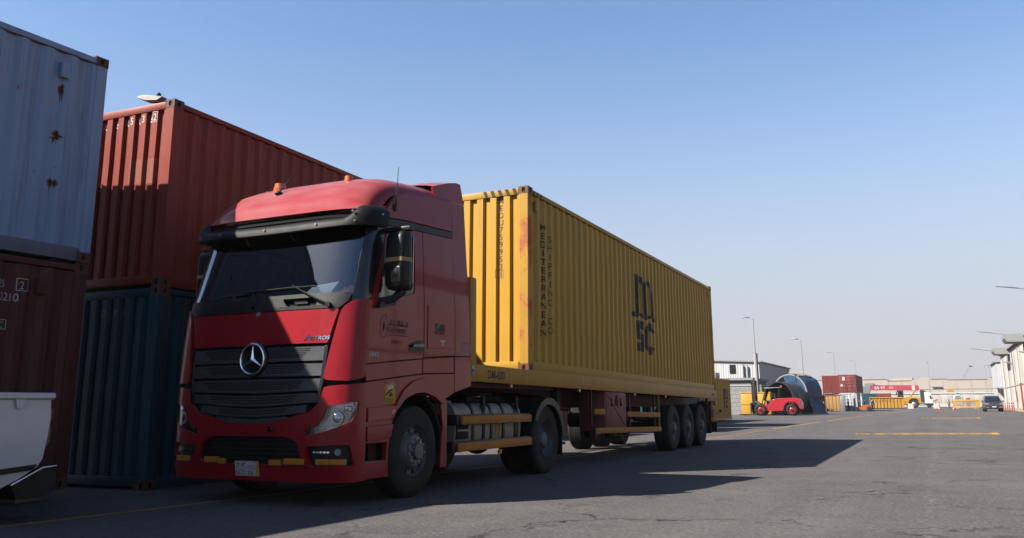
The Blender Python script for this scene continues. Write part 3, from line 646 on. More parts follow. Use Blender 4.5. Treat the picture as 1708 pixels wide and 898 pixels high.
# container stacks farther up the row, mostly hidden behind the trailer
for (x, y, z, mt, sd, lb) in ((-6.6, 29.9, 0, 'cblue', 51, 'blue container on the ground in the row behind the trailer'), (-6.6, 29.9, 2.6, 'cred', 52, 'red container atop a blue one behind the trailer'),
                          (-7.15, 13.7, 0, 'cbrown', 55, 'dark brown container standing low behind the trailer tool locker'), (-7.3, 20.6, 0, 'cbrown', 53, 'brown container on the ground behind the trailer wheels'), (-7.3, 20.6, 2.6, 'cwhite', 54, 'white container atop a brown one behind the trailer')):
    c = container('shipping_container', 6.058, 2.591, M[mt], detail=False, seed=sd)['root']; c.location = (x, y, z); tag(c, lb, 'container')
Mc = container('shipping_container', 12.192, 2.591, M['msc'], detail=False, seed=61); c = Mc['root']; c.location = (-6.85 - 1.219, 49.26 - 12.192, 0.06); tag(c, 'yellow container with dark logo on the ground beyond the trailer', 'container')
logo(Mc, c, 9.9, 0.75, 1.5, 1.2, M['letter_black'])
# ---------------------------------------------------------------- red tractor unit
# local frame: x across (driver's side +), y rearwards with the front axle at y=0, z up
truck = empty('tractor_unit', (-1.25, 0, 0))
tag(truck, 'red tractor unit with black grille and sun visor, parked in front', 'truck')
HW = 1.25
_ol = []
for i in range(0, 91):
    th = R(i); u = HW * math.sin(th) ** 0.5; y = -1.36 + 0.36 * (1 - max(math.cos(th), 0) ** 0.5)
    _ol.append((u, y))
_cl = [0.0]
for a, b in zip(_ol, _ol[1:]): _cl.append(_cl[-1] + math.hypot(b[0] - a[0], b[1] - a[1]))
SC, YC = _cl[-1], -1.0              # arc length and y at which the flat side begins
def sy(y): return SC + (y - YC)     # side position y -> arc coordinate
def _out(s):
    a = abs(s)
    if a >= SC: return HW, YC + a - SC, 1.0, 0.0
    lo, hi = 0, len(_cl) - 1
    while hi - lo > 1:
        m = (lo + hi) // 2
        if _cl[m] <= a: lo = m
        else: hi = m
    t = (a - _cl[lo]) / max(_cl[hi] - _cl[lo], 1e-9); x = lerp(_ol[lo][0], _ol[hi][0], t); y = lerp(_ol[lo][1], _ol[hi][1], t)
    dx, dy = _ol[hi][0] - _ol[lo][0], _ol[hi][1] - _ol[lo][1]; l = math.hypot(dx, dy); return x, y, dy / l, -dx / l
LEAN = [(0.2, 0.05), (0.45, 0.0), (1.2, 0.0), (1.7, 0.035), (2.1, 0.075), (2.25, 0.10), (3.0, 0.30), (3.4, 0.36)]
WID = [(0.3, 1.0), (2.2, 1.0), (3.1, 0.965), (3.8, 0.95)]
def CAB(s, z, w):
    x, y, nx, ny = _out(s); x += nx * w; y += ny * w
    k = min(1, max(0, (-0.25 - y) / 0.75)); y += interp(z, LEAN) * k
    x *= interp(z, WID); return (math.copysign(x, s) if s else x, y, z)
def SIDE(sg): return lambda y, z, w: (lambda p: (sg * p[0], p[1], p[2]))(CAB(sy(y), z, w))
CU = [i * 0.09 for i in range(-18, 19)]; CUs = [1.12, 1.17, 1.2, 1.23, 1.26, 1.29, 1.32, 1.35, 1.38, 1.41, 1.44, 1.47, 1.5]
CUall = sorted(set([round(c, 3) for c in CU] + CUs + [-c for c in CUs])); CV = [0.45, 0.7, 1.0, 1.2, 1.45, 1.7, 1.9, 2.1, 2.25, 2.4, 2.55, 2.7, 2.85, 3.0, 3.1]
def panel(name, poly, w0, w1, mat, parent=truck, holes=(), bevel=0.006, m=CAB, cu=CUall, smooth=40):
    b = MB(); b.slab(poly, w0, w1, m, cu=[c for c in cu if min(p[0] for p in poly) < c < max(p[0] for p in poly)], cv=[c for c in CV if min(p[1] for p in poly) < c < max(p[1] for p in poly)], holes=holes)
    return b.build(name, mat, parent, smooth=smooth, bevel=bevel)
def mir(p): return [(-a, b) for a, b in p][::-1]
def rnd(p, r, n=4):
    """round the corners of a polygon"""
    out = []; N_ = len(p)
    for i in range(N_):
        a, b, c = Vector(p[i - 1]), Vector(p[i]), Vector(p[(i + 1) % N_]); d0, d1 = (a - b), (c - b); k = min(r, d0.length * 0.45, d1.length * 0.45)
        q0, q1 = b + d0.normalized() * k, b + d1.normalized() * k
        for j in range(n + 1):
            t = j / n; out.append(tuple(q0 * (1 - t) ** 2 + b * 2 * t * (1 - t) + q1 * t * t))
    return out

# inner shell behind the panels
sh = MB()
def shell(z0, z1, s1, w, rows=4, s0=None):
    n = 60; V = []; zz = [lerp(z0, z1, j / rows) for j in range(rows + 1)]
    a0_ = -s1 if s0 is None else s0
    for z in zz:
        for i in range(n + 1): V.append(CAB(lerp(a0_, s1, i / n), z, w))
    sh._add(V, [(j * (n + 1) + i, j * (n + 1) + i + 1, (j + 1) * (n + 1) + i + 1, (j + 1) * (n + 1) + i) for j in range(rows) for i in range(n)])
shell(1.22, 2.2, sy(0.84), -0.035); shell(3.0, 3.17, sy(0.84), -0.05, 2)
sh.bx(-1.2, 1.2, 0.80, 0.84, 1.15, 3.6); sh.bx(-1.17, 1.17, -1.1, 0.8, 1.42, 1.46)
sh.bx(-0.80, 0.80, -1.22, 0.82, 0.50, 1.40); sh.bx(-1.12, 1.12, -1.2, -0.75, 0.45, 1.25)
sh.build('inner_shell', M['void'], truck, smooth=0)
cabin = MB(); cabin.bx(-1.1, 1.1, -1.05, -0.72, 1.9, 2.12, 0.03); cabin.bx(-1.1, 1.1, -0.95, -0.8, 2.1, 2.17, 0.02); cabin.build('dashboard', M['interior'], truck)
for x in (-0.62, 0.62):
    b = MB(); b.box((x, -0.15, 1.85), (0.5, 0.5, 0.16), 0.05); b.box((x, 0.12, 2.25), (0.48, 0.14, 0.75), 0.05, Matrix.Rotation(R(-10), 3, 'X')); b.box((x, 0.17, 2.72), (0.28, 0.1, 0.2), 0.04); b.build('seat', M['interior'], truck)
b = MB(); b.lathe([(0.21 + 0.016 * math.cos(t), 0.016 * math.sin(t)) for t in [R(45 * i) for i in range(9)]], axis='Z', n=24); b.box((0, 0, 0), (0.36, 0.05, 0.02)); b.box((0, 0, -0.01), (0.12, 0.12, 0.04), 0.01)
o = b.build('steering_wheel', M['black'], truck); o.location = (0.62, -0.62, 2.2); o.rotation_euler = (R(-35), 0, 0)
b = MB(); b.bx(-1.14, 1.14, -0.95, 0.78, 3.06, 3.09); b.bx(-1.12, 1.12, 0.70, 0.78, 1.5, 3.06); b.build('cab_lining', M['interior'], truck, smooth=0)
# things on the dashboard
pp = MB(); pp.slab([(-0.02, 0), (0.36, 0.02), (0.42, 0.2), (0.08, 0.16)], 0, 0.004, lambda u, v, w: (0.40 + u, -1.075 + v * 0.5, 2.235 + v * 0.8 + w)); pp.slab([(-0.26, 0), (0.18, 0.0), (0.2, 0.07), (-0.2, 0.06)], 0, 0.004, lambda u, v, w: (0.44 + u, -1.11 + v * 0.5, 2.225 + v * 0.5 + w)); pp.box((0.30, -1.0, 2.215), (0.34, 0.06, 0.035), 0.01)
o = pp.build('paper', M['paper']); o.parent = None; o.location = (-1.25, 0, 0); tag(o, 'white papers lying on the dashboard behind the windscreen', 'papers')
cl = MB(); V = []
for i in range(15):
    for j in range(7):
        u, v = i / 14, j / 6; V.append((0.76 + 0.36 * u, -1.06 + 0.24 * v + 0.03 * math.sin(u * 9), 2.19 + 0.035 + (0.08 + 0.10 * u) * math.sin(math.pi * v) * (0.6 + 0.4 * math.sin(u * 14 + v * 5) ** 2)))
cl._add(V, [(i * 7 + j, (i + 1) * 7 + j, (i + 1) * 7 + j + 1, i * 7 + j + 1) for i in range(14) for j in range(6)])
o = cl.build('headscarf', M['cloth']); o.location = (-1.25, 0, 0); tag(o, 'crumpled red and grey cloth on the dashboard corner', 'cloth')

# bumper with headlight, intake and fog lamp openings
HL = [(0.76, 0.725), (0.775, 0.80), (0.88, 0.83), (0.955, 0.90), (1.0, 1.03), (1.32, 1.075), (1.31, 0.97), (1.24, 0.87), (1.12, 0.815), (1.0, 0.775)]
FOG = rnd([(0.765, 0.615), (1.235, 0.64), (1.29, 0.425), (0.83, 0.415)], 0.03)
INT = rnd([(-0.72, 0.46), (-0.66, 0.66), (-0.5, 0.715), (0.5, 0.715), (0.66, 0.66), (0.72, 0.46), (0.62, 0.425), (-0.62, 0.425)], 0.04)
sg_ = sy(-1.03) - 0.004
bump_out = [(-sg_, 0.27), (-1.2, 0.255), (1.2, 0.255), (sg_, 0.27), (sg_, 1.27), (1.0, 1.235), (0.955, 1.22), (0.90, 1.06), (0.80, 0.97), (0.62, 0.93), (0.35, 0.865), (0.0, 0.835), (-0.35, 0.865), (-0.62, 0.93), (-0.80, 0.97), (-0.90, 1.06), (-0.955, 1.22), (-1.0, 1.235), (-sg_, 1.27)]
panel('bumper', bump_out, -0.02, 0.03, M['red'], holes=[HL, mir(HL), FOG, mir(FOG), INT], bevel=0.012)
panel('bumper_seam', [(-0.8, 0.402), (0.8, 0.402), (0.8, 0.409), (-0.8, 0.409)], 0.031, 0.0315, M['void'], bevel=0)
b = MB()
for k in range(5): b.slab([(-0.7, 0.47 + k * 0.05), (0.7, 0.47 + k * 0.05), (0.7, 0.485 + k * 0.05), (-0.7, 0.485 + k * 0.05)], -0.03, 0.0, CAB, cu=CU)
b.slab([(-0.75, 0.40), (0.75, 0.40), (0.75, 0.74), (-0.75, 0.74)], -0.06, -0.04, CAB, cu=CU); b.build('lower_intake', M['black'], truck)
for s0, s1, z0, z1 in ((-0.62, -0.43, 0.432, 0.492), (-0.41, -0.325, 0.418, 0.475), (0.30, 0.46, 0.418, 0.475), (0.50, 0.76, 0.432, 0.492), (0.88, 1.215, 0.432, 0.49), (-1.215, -0.88, 0.432, 0.49)):
    panel('reflector', [(s0, z0), (s1, z0), (s1, z1), (s0, z1)], -0.005, 0.036 if abs(s0) < 0.8 and abs(s1) < 0.8 else 0.012, M['orange'], bevel=0.003)
for sg in (1, -1):
    f = (lambda p: p) if sg > 0 else mir
    hb = panel('headlight', f(HL), -0.05, -0.04, M['reflect'], bevel=0)
    b = MB()
    for (s, z, r) in ((1.10, 0.905, 0.075), (1.23, 1.0, 0.055), (0.92, 0.80, 0.03)):
        c = Vector(CAB(sg * s, z, -0.03)); q = Vector(CAB(sg * s, z, 0.0)); d = (q - c).normalized(); b.cyl(c, c + d * 0.02, r, r * 0.9, 20); b.cyl(c + d * 0.02, c + d * 0.035, r * 0.7, r * 0.4, 16)
    b.build('projector', M['chrome'], hb)
    b = MB()
    for k in range(4): b.slab(f([(0.80, 0.74 + k * 0.02), (0.96, 0.765 + k * 0.022), (0.96, 0.773 + k * 0.022), (0.80, 0.748 + k * 0.02)]), -0.04, -0.02, CAB)
    b.build('light_strip', M['chrome'], hb)
    panel('lens', f(HL), 0.012, 0.018, M['lens'], hb, bevel=0)
    panel('marker', f([(0.765, 0.73), (0.805, 0.74), (0.815, 0.815), (0.778, 0.80)]), 0.019, 0.024, M['black_gloss'], hb, bevel=0)
    fg = panel('fog_light', f(FOG), -0.04, -0.03, M['black'], bevel=0)
    b = MB(); c = Vector(CAB(sg * 1.12, 0.56, -0.03)); d = (Vector(CAB(sg * 1.12, 0.56, 0.0)) - c).normalized(); b.cyl(c, c + d * 0.03, 0.04, 0.034, 18); b.build('fog_lens', M['galv'], fg)
    b = MB()
    for k in range(5): b.slab(f([(0.84 + k * 0.04, 0.55), (0.87 + k * 0.04, 0.552), (0.87 + k * 0.04, 0.568), (0.84 + k * 0.04, 0.566)]), -0.03, 0.0, CAB)
    b.build('daytime_light', M['chrome'], fg)
    # corner air deflector
    CD = rnd([(0.945, 1.30), (0.965, 1.45), (1.075, 2.04), (1.17, 2.14), (sy(-1.09), 2.175), (sy(-1.09), 1.33), (1.2, 1.285)], 0.05)
    panel('corner_deflector', f(CD), -0.015, 0.045, M['red'], bevel=0.02)
    # A pillar
    panel('windscreen_pillar', f([(1.165, 2.13), (sy(-1.06), 2.19), (sy(-0.935), 3.10), (1.20, 3.10)]), -0.03, 0.008, M['black_gloss'], bevel=0.004)

# number plate
pl = panel('number_plate', [(-0.165, 0.30), (0.165, 0.30), (0.165, 0.455), (-0.165, 0.455)], 0.034, 0.042, M['white_dull'], bevel=0.002)
b = MB(); b.slab([(0.125, 0.302), (0.16, 0.302), (0.16, 0.453), (0.125, 0.453)], 0.043, 0.0435, CAB); b.build('plate_band', M['yplate'], pl, smooth=0)
b = MB(); b.text('6273', 0.075, 0.0435, CAB, sx=0.85, o=(-0.155, 0.312)); b.text('XSA', 0.06, 0.0435, CAB, sx=0.75, o=(0.005, 0.312))
for k, st in enumerate((((0, 1), (1, 1), (0.4, 0)), ((0, 0), (0, 1), (0.5, 0.7), (1, 1)), ((0, 1), (0.5, 0), (1, 1)), ((0, 0), (0, 1), (0.35, 0.75), (0.7, 1), (1, 0.8)))):   # Arabic-Indic digits, drawn
    for p, q in zip(st, st[1:]):
        x0, z0, x1, z1 = -0.15 + k * 0.037 + p[0] * 0.024, 0.390 + p[1] * 0.046, -0.15 + k * 0.037 + q[0] * 0.024, 0.390 + q[1] * 0.046
        dx, dz = x1 - x0, z1 - z0; l = math.hypot(dx, dz); nx, nz = -dz / l * 0.0035, dx / l * 0.0035
        b.slab([(x0 - nx, z0 - nz), (x1 - nx, z1 - nz), (x1 + nx, z1 + nz), (x0 + nx, z0 + nz)], 0.0435, 0.0435, CAB)
for k in range(3): b.slab([(0.015 + k * 0.036, 0.40), (0.035 + k * 0.036, 0.397), (0.038 + k * 0.036, 0.407), (0.017 + k * 0.036, 0.411)], 0.0435, 0.0435, CAB)
b.slab([(-0.155, 0.377), (0.12, 0.377), (0.12, 0.380), (-0.155, 0.380)], 0.0435, 0.0435, CAB); b.build('lettering', M['letter_black'], pl, smooth=0)
b = MB(); b.box((0.30, -1.392, 0.79), (0.08, 0.02, 0.05), 0.006); b.build('sensor', M['black_gloss'], truck)

# grille
panel('grille_back', [(-0.96, 1.68), (-0.96, 1.2), (-0.9, 1.02), (-0.62, 0.92), (0, 0.83), (0.62, 0.92), (0.9, 1.02), (0.96, 1.2), (0.96, 1.68)], -0.05, -0.035, M['void'], bevel=0)
def gz(k, s): return k - 0.0 - (0.0 if k > 1.3 else 0.055 * (1 - min(1, abs(s) / 0.75) ** 1.5) * (1.35 - k) / 0.4)
def slat(z0, z1, sm, nm):
    ss = [lerp(-sm, sm, i / 24) for i in range(25)]
    poly = [(s, gz(z0, s)) for s in ss] + [(s * 1.01, gz(z1, s)) for s in ss[::-1]]
    return panel('grille_slat', poly, -0.03, 0.018, M['grille'], bevel=0.008)
sl_ = [slat(1.505, 1.655, 0.925, 1), slat(1.345, 1.475, 0.915, 2), slat(1.19, 1.315, 0.90, 3), slat(1.065, 1.165, 0.86, 4), slat(0.965, 1.045, 0.74, 5), slat(0.905, 0.95, 0.5, 6)]
# perforation of the slats: small dark holes let in
for sl, (z0, z1, sm, rows) in zip(sl_, ((1.54, 1.645, 0.76, 5), (1.372, 1.465, 0.72, 4), (1.215, 1.30, 0.70, 4), (1.085, 1.155, 0.62, 3), (0.985, 1.035, 0.5, 2), (0, 0, 0, 0))):
    b = MB(); pitch = 0.024
    for r in range(rows):
        z = lerp(z0, z1, (r + 0.5) / rows); n = int(sm / pitch)
        for i in range(-n, n + 1):
            s = (i + 0.5 * (r % 2)) * pitch
            if abs(s) < 0.17 and z > 1.34: continue
            if abs(s) > sm - 0.05 * (rows - 1 - r) * 0.5: continue
            zz = gz(z, s); b.slab([(s - 0.0085, zz - 0.007), (s + 0.0085, zz - 0.007), (s + 0.0085, zz + 0.007), (s - 0.0085, zz + 0.007)], 0.0192, 0.0192, CAB)
    if rows:
        o = b.build('perforation', M['void'], sl, smooth=0); o['kind'] = 'stuff'
    else: b.bm.free()
for sg in (1, -1): panel('grille_frame', [(sg * 0.925, 1.665), (sg * 0.965, 1.66), (sg * 0.945, 1.3), (sg * 0.905, 1.06), (sg * 0.87, 1.06), (sg * 0.905, 1.3)], -0.03, 0.028, M['black_gloss'], bevel=0.004)
# three-pointed star in a ring
em = MB(); cz, cy = 1.535, CAB(0, 1.535, 0)[1] - 0.06
em.lathe([(0.165 + 0.0115 * math.cos(t), 0.012 * math.sin(t)) for t in [R(30 * i) for i in range(13)]], (0, cy, cz), 'Y', 48)
for k in range(3):
    a = R(90 + 120 * k); d = Vector((math.cos(a), 0, math.sin(a))); n_ = Vector((-d.z, 0, d.x)); c = Vector((0, cy, cz))
    V = [c + d * 0.158, c + n_ * 0.026 - d * 0.010, c - n_ * 0.026 - d * 0.010, c + Vector((0, -0.022, 0)), c + Vector((0, 0.012, 0))]
    em._add(V, [(0, 1, 3), (0, 3, 2), (0, 4, 1), (0, 2, 4)])
em.build('star_emblem', M['chrome'], truck, smooth=25)
b = MB(); b.lathe([(0.001, 0.03), (0.15, 0.03), (0.158, 0.012), (0.175, 0.0), (0.19, 0.012), (0.195, 0.05)], (0, cy, cz), 'Y', 48); b.build('emblem_dish', M['black_gloss'], truck)
# red hood panel and black scuttle
panel('hood_panel', rnd([(-0.955, 1.69), (0.955, 1.69), (1.045, 2.055), (-1.045, 2.055)], 0.015), -0.02, 0.03, M['red'], bevel=0.008)
HP = rnd([(0.38, 2.10), (0.78, 2.10), (0.74, 2.19), (0.30, 2.19)], 0.03)
scp = panel('scuttle_panel', rnd([(-1.05, 2.065), (1.05, 2.065), (1.14, 2.145), (1.165, 2.235), (-1.165, 2.235), (-1.14, 2.145)], 0.02), -0.02, 0.03, M['black'], holes=[HP], bevel=0.01)
panel('grab_recess', [(0.28, 2.08), (0.80, 2.08), (0.80, 2.21), (0.28, 2.21)], -0.04, -0.03, M['void'], bevel=0)
panel('grab_handle', rnd([(0.46, 2.13), (0.64, 2.13), (0.60, 2.175), (0.42, 2.175)], 0.02), -0.02, -0.005, M['black_gloss'], bevel=0.005)
b = MB(); c = Vector(CAB(-0.02, 2.035, 0.03)); b.lathe([(0.001, -0.012), (0.024, -0.010), (0.032, 0.0), (0.032, 0.01)], tuple(c), 'Y', 18); b.build('badge', M['galv'], truck)
# model lettering on hood and door
b = MB(); f = lambda u, v, w: CAB(0.66 + u + v * 0.25, 1.725 + v, w)
b.text('A', 0.085, 0.031, f, sx=1.6, bold=0.012, thick=0.006); b.text('CTROS', 0.055, 0.031, f, sx=1.35, bold=0.012, thick=0.006, o=(0.078, 0.0)); b.build('lettering', M['chrome'], truck, smooth=0)

# windscreen, visor, wipers
WS = [(-1.165, 2.23), (1.165, 2.23), (1.20, 3.06), (-1.20, 3.06)]
panel('windscreen', WS, -0.004, 0.0, M['glass'], bevel=0)
def VIS(s, z, w): p = CAB(s, 3.05, w); return (p[0], p[1] - 0.28 + 0.0 * z, z)
vz0 = lambda s: 3.0 + 0.03 * (abs(s) / 1.3) ** 2; vz1 = lambda s: 3.10 + (0.11 if abs(s) > 1.13 else 0.0) + 0.03 * (abs(s) / 1.3) ** 2
b = MB(); ss = [lerp(-sy(-0.97), sy(-0.97), i / 70) for i in range(71)]
rows = [(0.0, -0.015, 0), (0.02, 0.035, 0), (0.45, 0.05, 0), (0.8, 0.03, 0), (1.0, -0.02, 0), (1.0, -0.05, 0), (0.4, -0.0, 1), (0.0, -0.015, 2)]
def smv(s): a = abs(s); return 3.085 + 0.125 * min(1, max(0, (a - 1.02) / 0.14)) ** 1.4
V = []
for s in ss:
    z0_, z1_ = 2.955 + 0.035 * (abs(s) / 1.3) ** 2, smv(s) + 0.02 * (abs(s) / 1.3) ** 2
    for (t, w, _) in rows:
        p = CAB(s, 3.02, w + 0.075); V.append((p[0], p[1] - 0.10 + 0.05 * t, lerp(z0_, z1_, t)))
k = len(rows); b._add(V, [(i * k + j, (i + 1) * k + j, (i + 1) * k + (j + 1) % k, i * k + (j + 1) % k) for i in range(70) for j in range(k)] + [tuple(range(k)), tuple(range(70 * k + k - 1, 70 * k - 1, -1))])
vis = b.build('sun_visor', M['visor'], truck, smooth=50)
b = MB(); ss2 = [lerp(-1.12, 1.12, i / 40) for i in range(41)]; V = []
for s in ss2:
    p = CAB(s, 3.1, 0.09); q = CAB(s, 3.2, 0.0); V += [(p[0], p[1] - 0.06, 3.09), (q[0] * 0.99, q[1] - 0.01, 3.185)]
b._add(V, [(2 * i, 2 * i + 1, 2 * i + 3, 2 * i + 2) for i in range(40)]); b.build('visor_tray', M['visor'], vis)
for s, z in ((-0.75, 3.015), (-0.05, 3.01), (0.7, 3.015), (1.14, 3.03), (1.12, 3.14), (1.36, 3.13), (-1.13, 3.03)):
    b = MB(); c = Vector(CAB(s, 3.02, 0.075 + 0.045)); c.y -= 0.085; c.z = z; d = Vector(CAB(s, 3.02, 0.2)) - Vector(CAB(s, 3.02, 0.1)); d.z = 0; d.normalize(); b.cyl(c - d * 0.01, c + d * 0.012, 0.016, 0.012, 10); b.build('fixing', M['galv'], vis)
for s in (-0.45, 0.25):
    b = MB(); b.tube([CAB(s, 3.0, 0.10), CAB(s + 0.01, 2.93, 0.06), CAB(s + 0.02, 2.88, 0.01)], 0.012, 6); b.build('visor_stay', M['black'], vis)
for (s0, za, s1, zb, off) in ((0.93, 2.10, 0.42, 2.34, 0), (-0.12, 2.12, -0.5, 2.30, 1)):
    b = MB(); b.tube([CAB(s0, za, 0.05), CAB(lerp(s0, s1, 0.4), lerp(za, zb, 0.4), 0.075), CAB(s1, zb, 0.05)], [0.016, 0.011, 0.008], 6)
    b.tube([CAB(s1 - 0.75, zb - 0.035, 0.018), CAB(s1, zb - 0.02, 0.02), CAB(s1 + 0.30, zb - 0.02, 0.018)], 0.010, 6); b.cyl(CAB(s0, za, 0.02), CAB(s0, za, 0.07), 0.028); b.build('wiper', M['black'], truck)

# roof
RZT = [(-1.13, 3.19), (-1.08, 3.25), (-1.0, 3.38), (-0.9, 3.50), (-0.75, 3.61), (-0.55, 3.70), (-0.3, 3.76), (0.1, 3.80), (0.5, 3.83), (0.86, 3.84)]
RZS = [(-1.13, 3.19), (-0.95, 3.27), (-0.8, 3.38), (-0.6, 3.46), (0.0, 3.55), (0.86, 3.645)]
b = MB(); ys = [-1.13, -1.11, -1.08, -1.04, -1.0, -0.95, -0.9, -0.83, -0.75, -0.65, -0.55, -0.42, -0.3, -0.1, 0.1, 0.35, 0.6, 0.86]; us = [math.sin(R(a)) for a in range(-90, 91, 5)]; V = []
for y in ys:
    zt, zs = interp(y, RZT), interp(y, RZS); hw = 1.19 - 0.0 * y
    for u in us:
        a = abs(u); z = zs + (zt - zs) * (1 - a ** 5.0) ** 0.5
        bl = 0.30 * (1 - (1 - min(a, 1) ** 4) ** 0.25) * min(1, max(0, (-0.2 - y) / 0.8)); V.append((u * hw, y + bl * 0.9 - 0.02, z))
n = len(us); b._add(V, [(j * n + i, j * n + i + 1, (j + 1) * n + i + 1, (j + 1) * n + i) for j in range(len(ys) - 1) for i in range(n - 1)])
b.build('roof', M['red'], truck, smooth=60)
for x in (-0.9, 0.9):
    b = MB(); b.box((0, 0, 0), (0.16, 0.05, 0.06), 0.015); o = b.build('marker_lamp', M['white_dull'], truck); o.location = (x * 1.06, -0.93 + 0.02, 3.345); o.rotation_euler = (R(-40), 0, R(22) * (1 if x > 0 else -1))
b = MB(); b.cyl((-0.42, -0.62, 3.60), (-0.42, -0.62, 3.69), 0.08, 0.08, 18); b.cyl((-0.42, -0.62, 3.69), (-0.42, -0.62, 3.75), 0.072, 0.066, 18); b.build('beacon', M['amber'], truck)
b = MB(); b.cyl((0.62, -0.6, 3.58), (0.62, -0.6, 3.68), 0.058, 0.058, 18); b.cyl((0.62, -0.6, 3.68), (0.62, -0.6, 3.73), 0.052, 0.048, 18); b.build('beacon', plain('beacon_orange', (0.8, 0.12, 0.02), 0.35, var=0.1), truck)
b = MB(); b.sphere((-0.22, -0.86, 3.555), 0.05, 10, 6, (1, 1, 0.6)); b.tube([(-0.22, -0.86, 3.57), (-0.16, -0.78, 3.72), (-0.10, -0.72, 3.84)], [0.01, 0.005, 0.003], 6); b.build('roof_aerial', M['black'], truck)
b = MB(); b.slab([(-0.95, 0), (-0.74, 0.0), (-0.94, 0.13)], -0.004, 0.004, lambda u, v, w: (u + 0.02, -0.3 + w, 3.66 + v)); b.build('roof_plate', M['galv'], truck)
# roof spoiler behind
b = MB(); V = []
for (y, zt) in ((0.42, 3.83), (0.6, 3.89), (0.8, 3.955), (1.0, 4.0), (1.12, 4.01), (1.12, 3.80), (0.86, 3.72)):
    for u in us: a = abs(u); V.append((u * 1.17, y, zt - 0.05 * a ** 6))
b._add(V, [(j * n + i, j * n + i + 1, (j + 1) * n + i + 1, (j + 1) * n + i) for j in range(6) for i in range(n - 1)])
for sg in (1, -1):
    b.slab([(0.45, 3.60), (1.22, 3.70), (1.17, 3.845), (1.12, 3.96), (1.0, 3.955), (0.8, 3.905), (0.6, 3.84), (0.42, 3.78)], 0, 0.03, lambda u, v, w, sg=sg: (sg * (1.145 + w), u, v))
b.build('roof_spoiler', M['red'], truck, smooth=40)

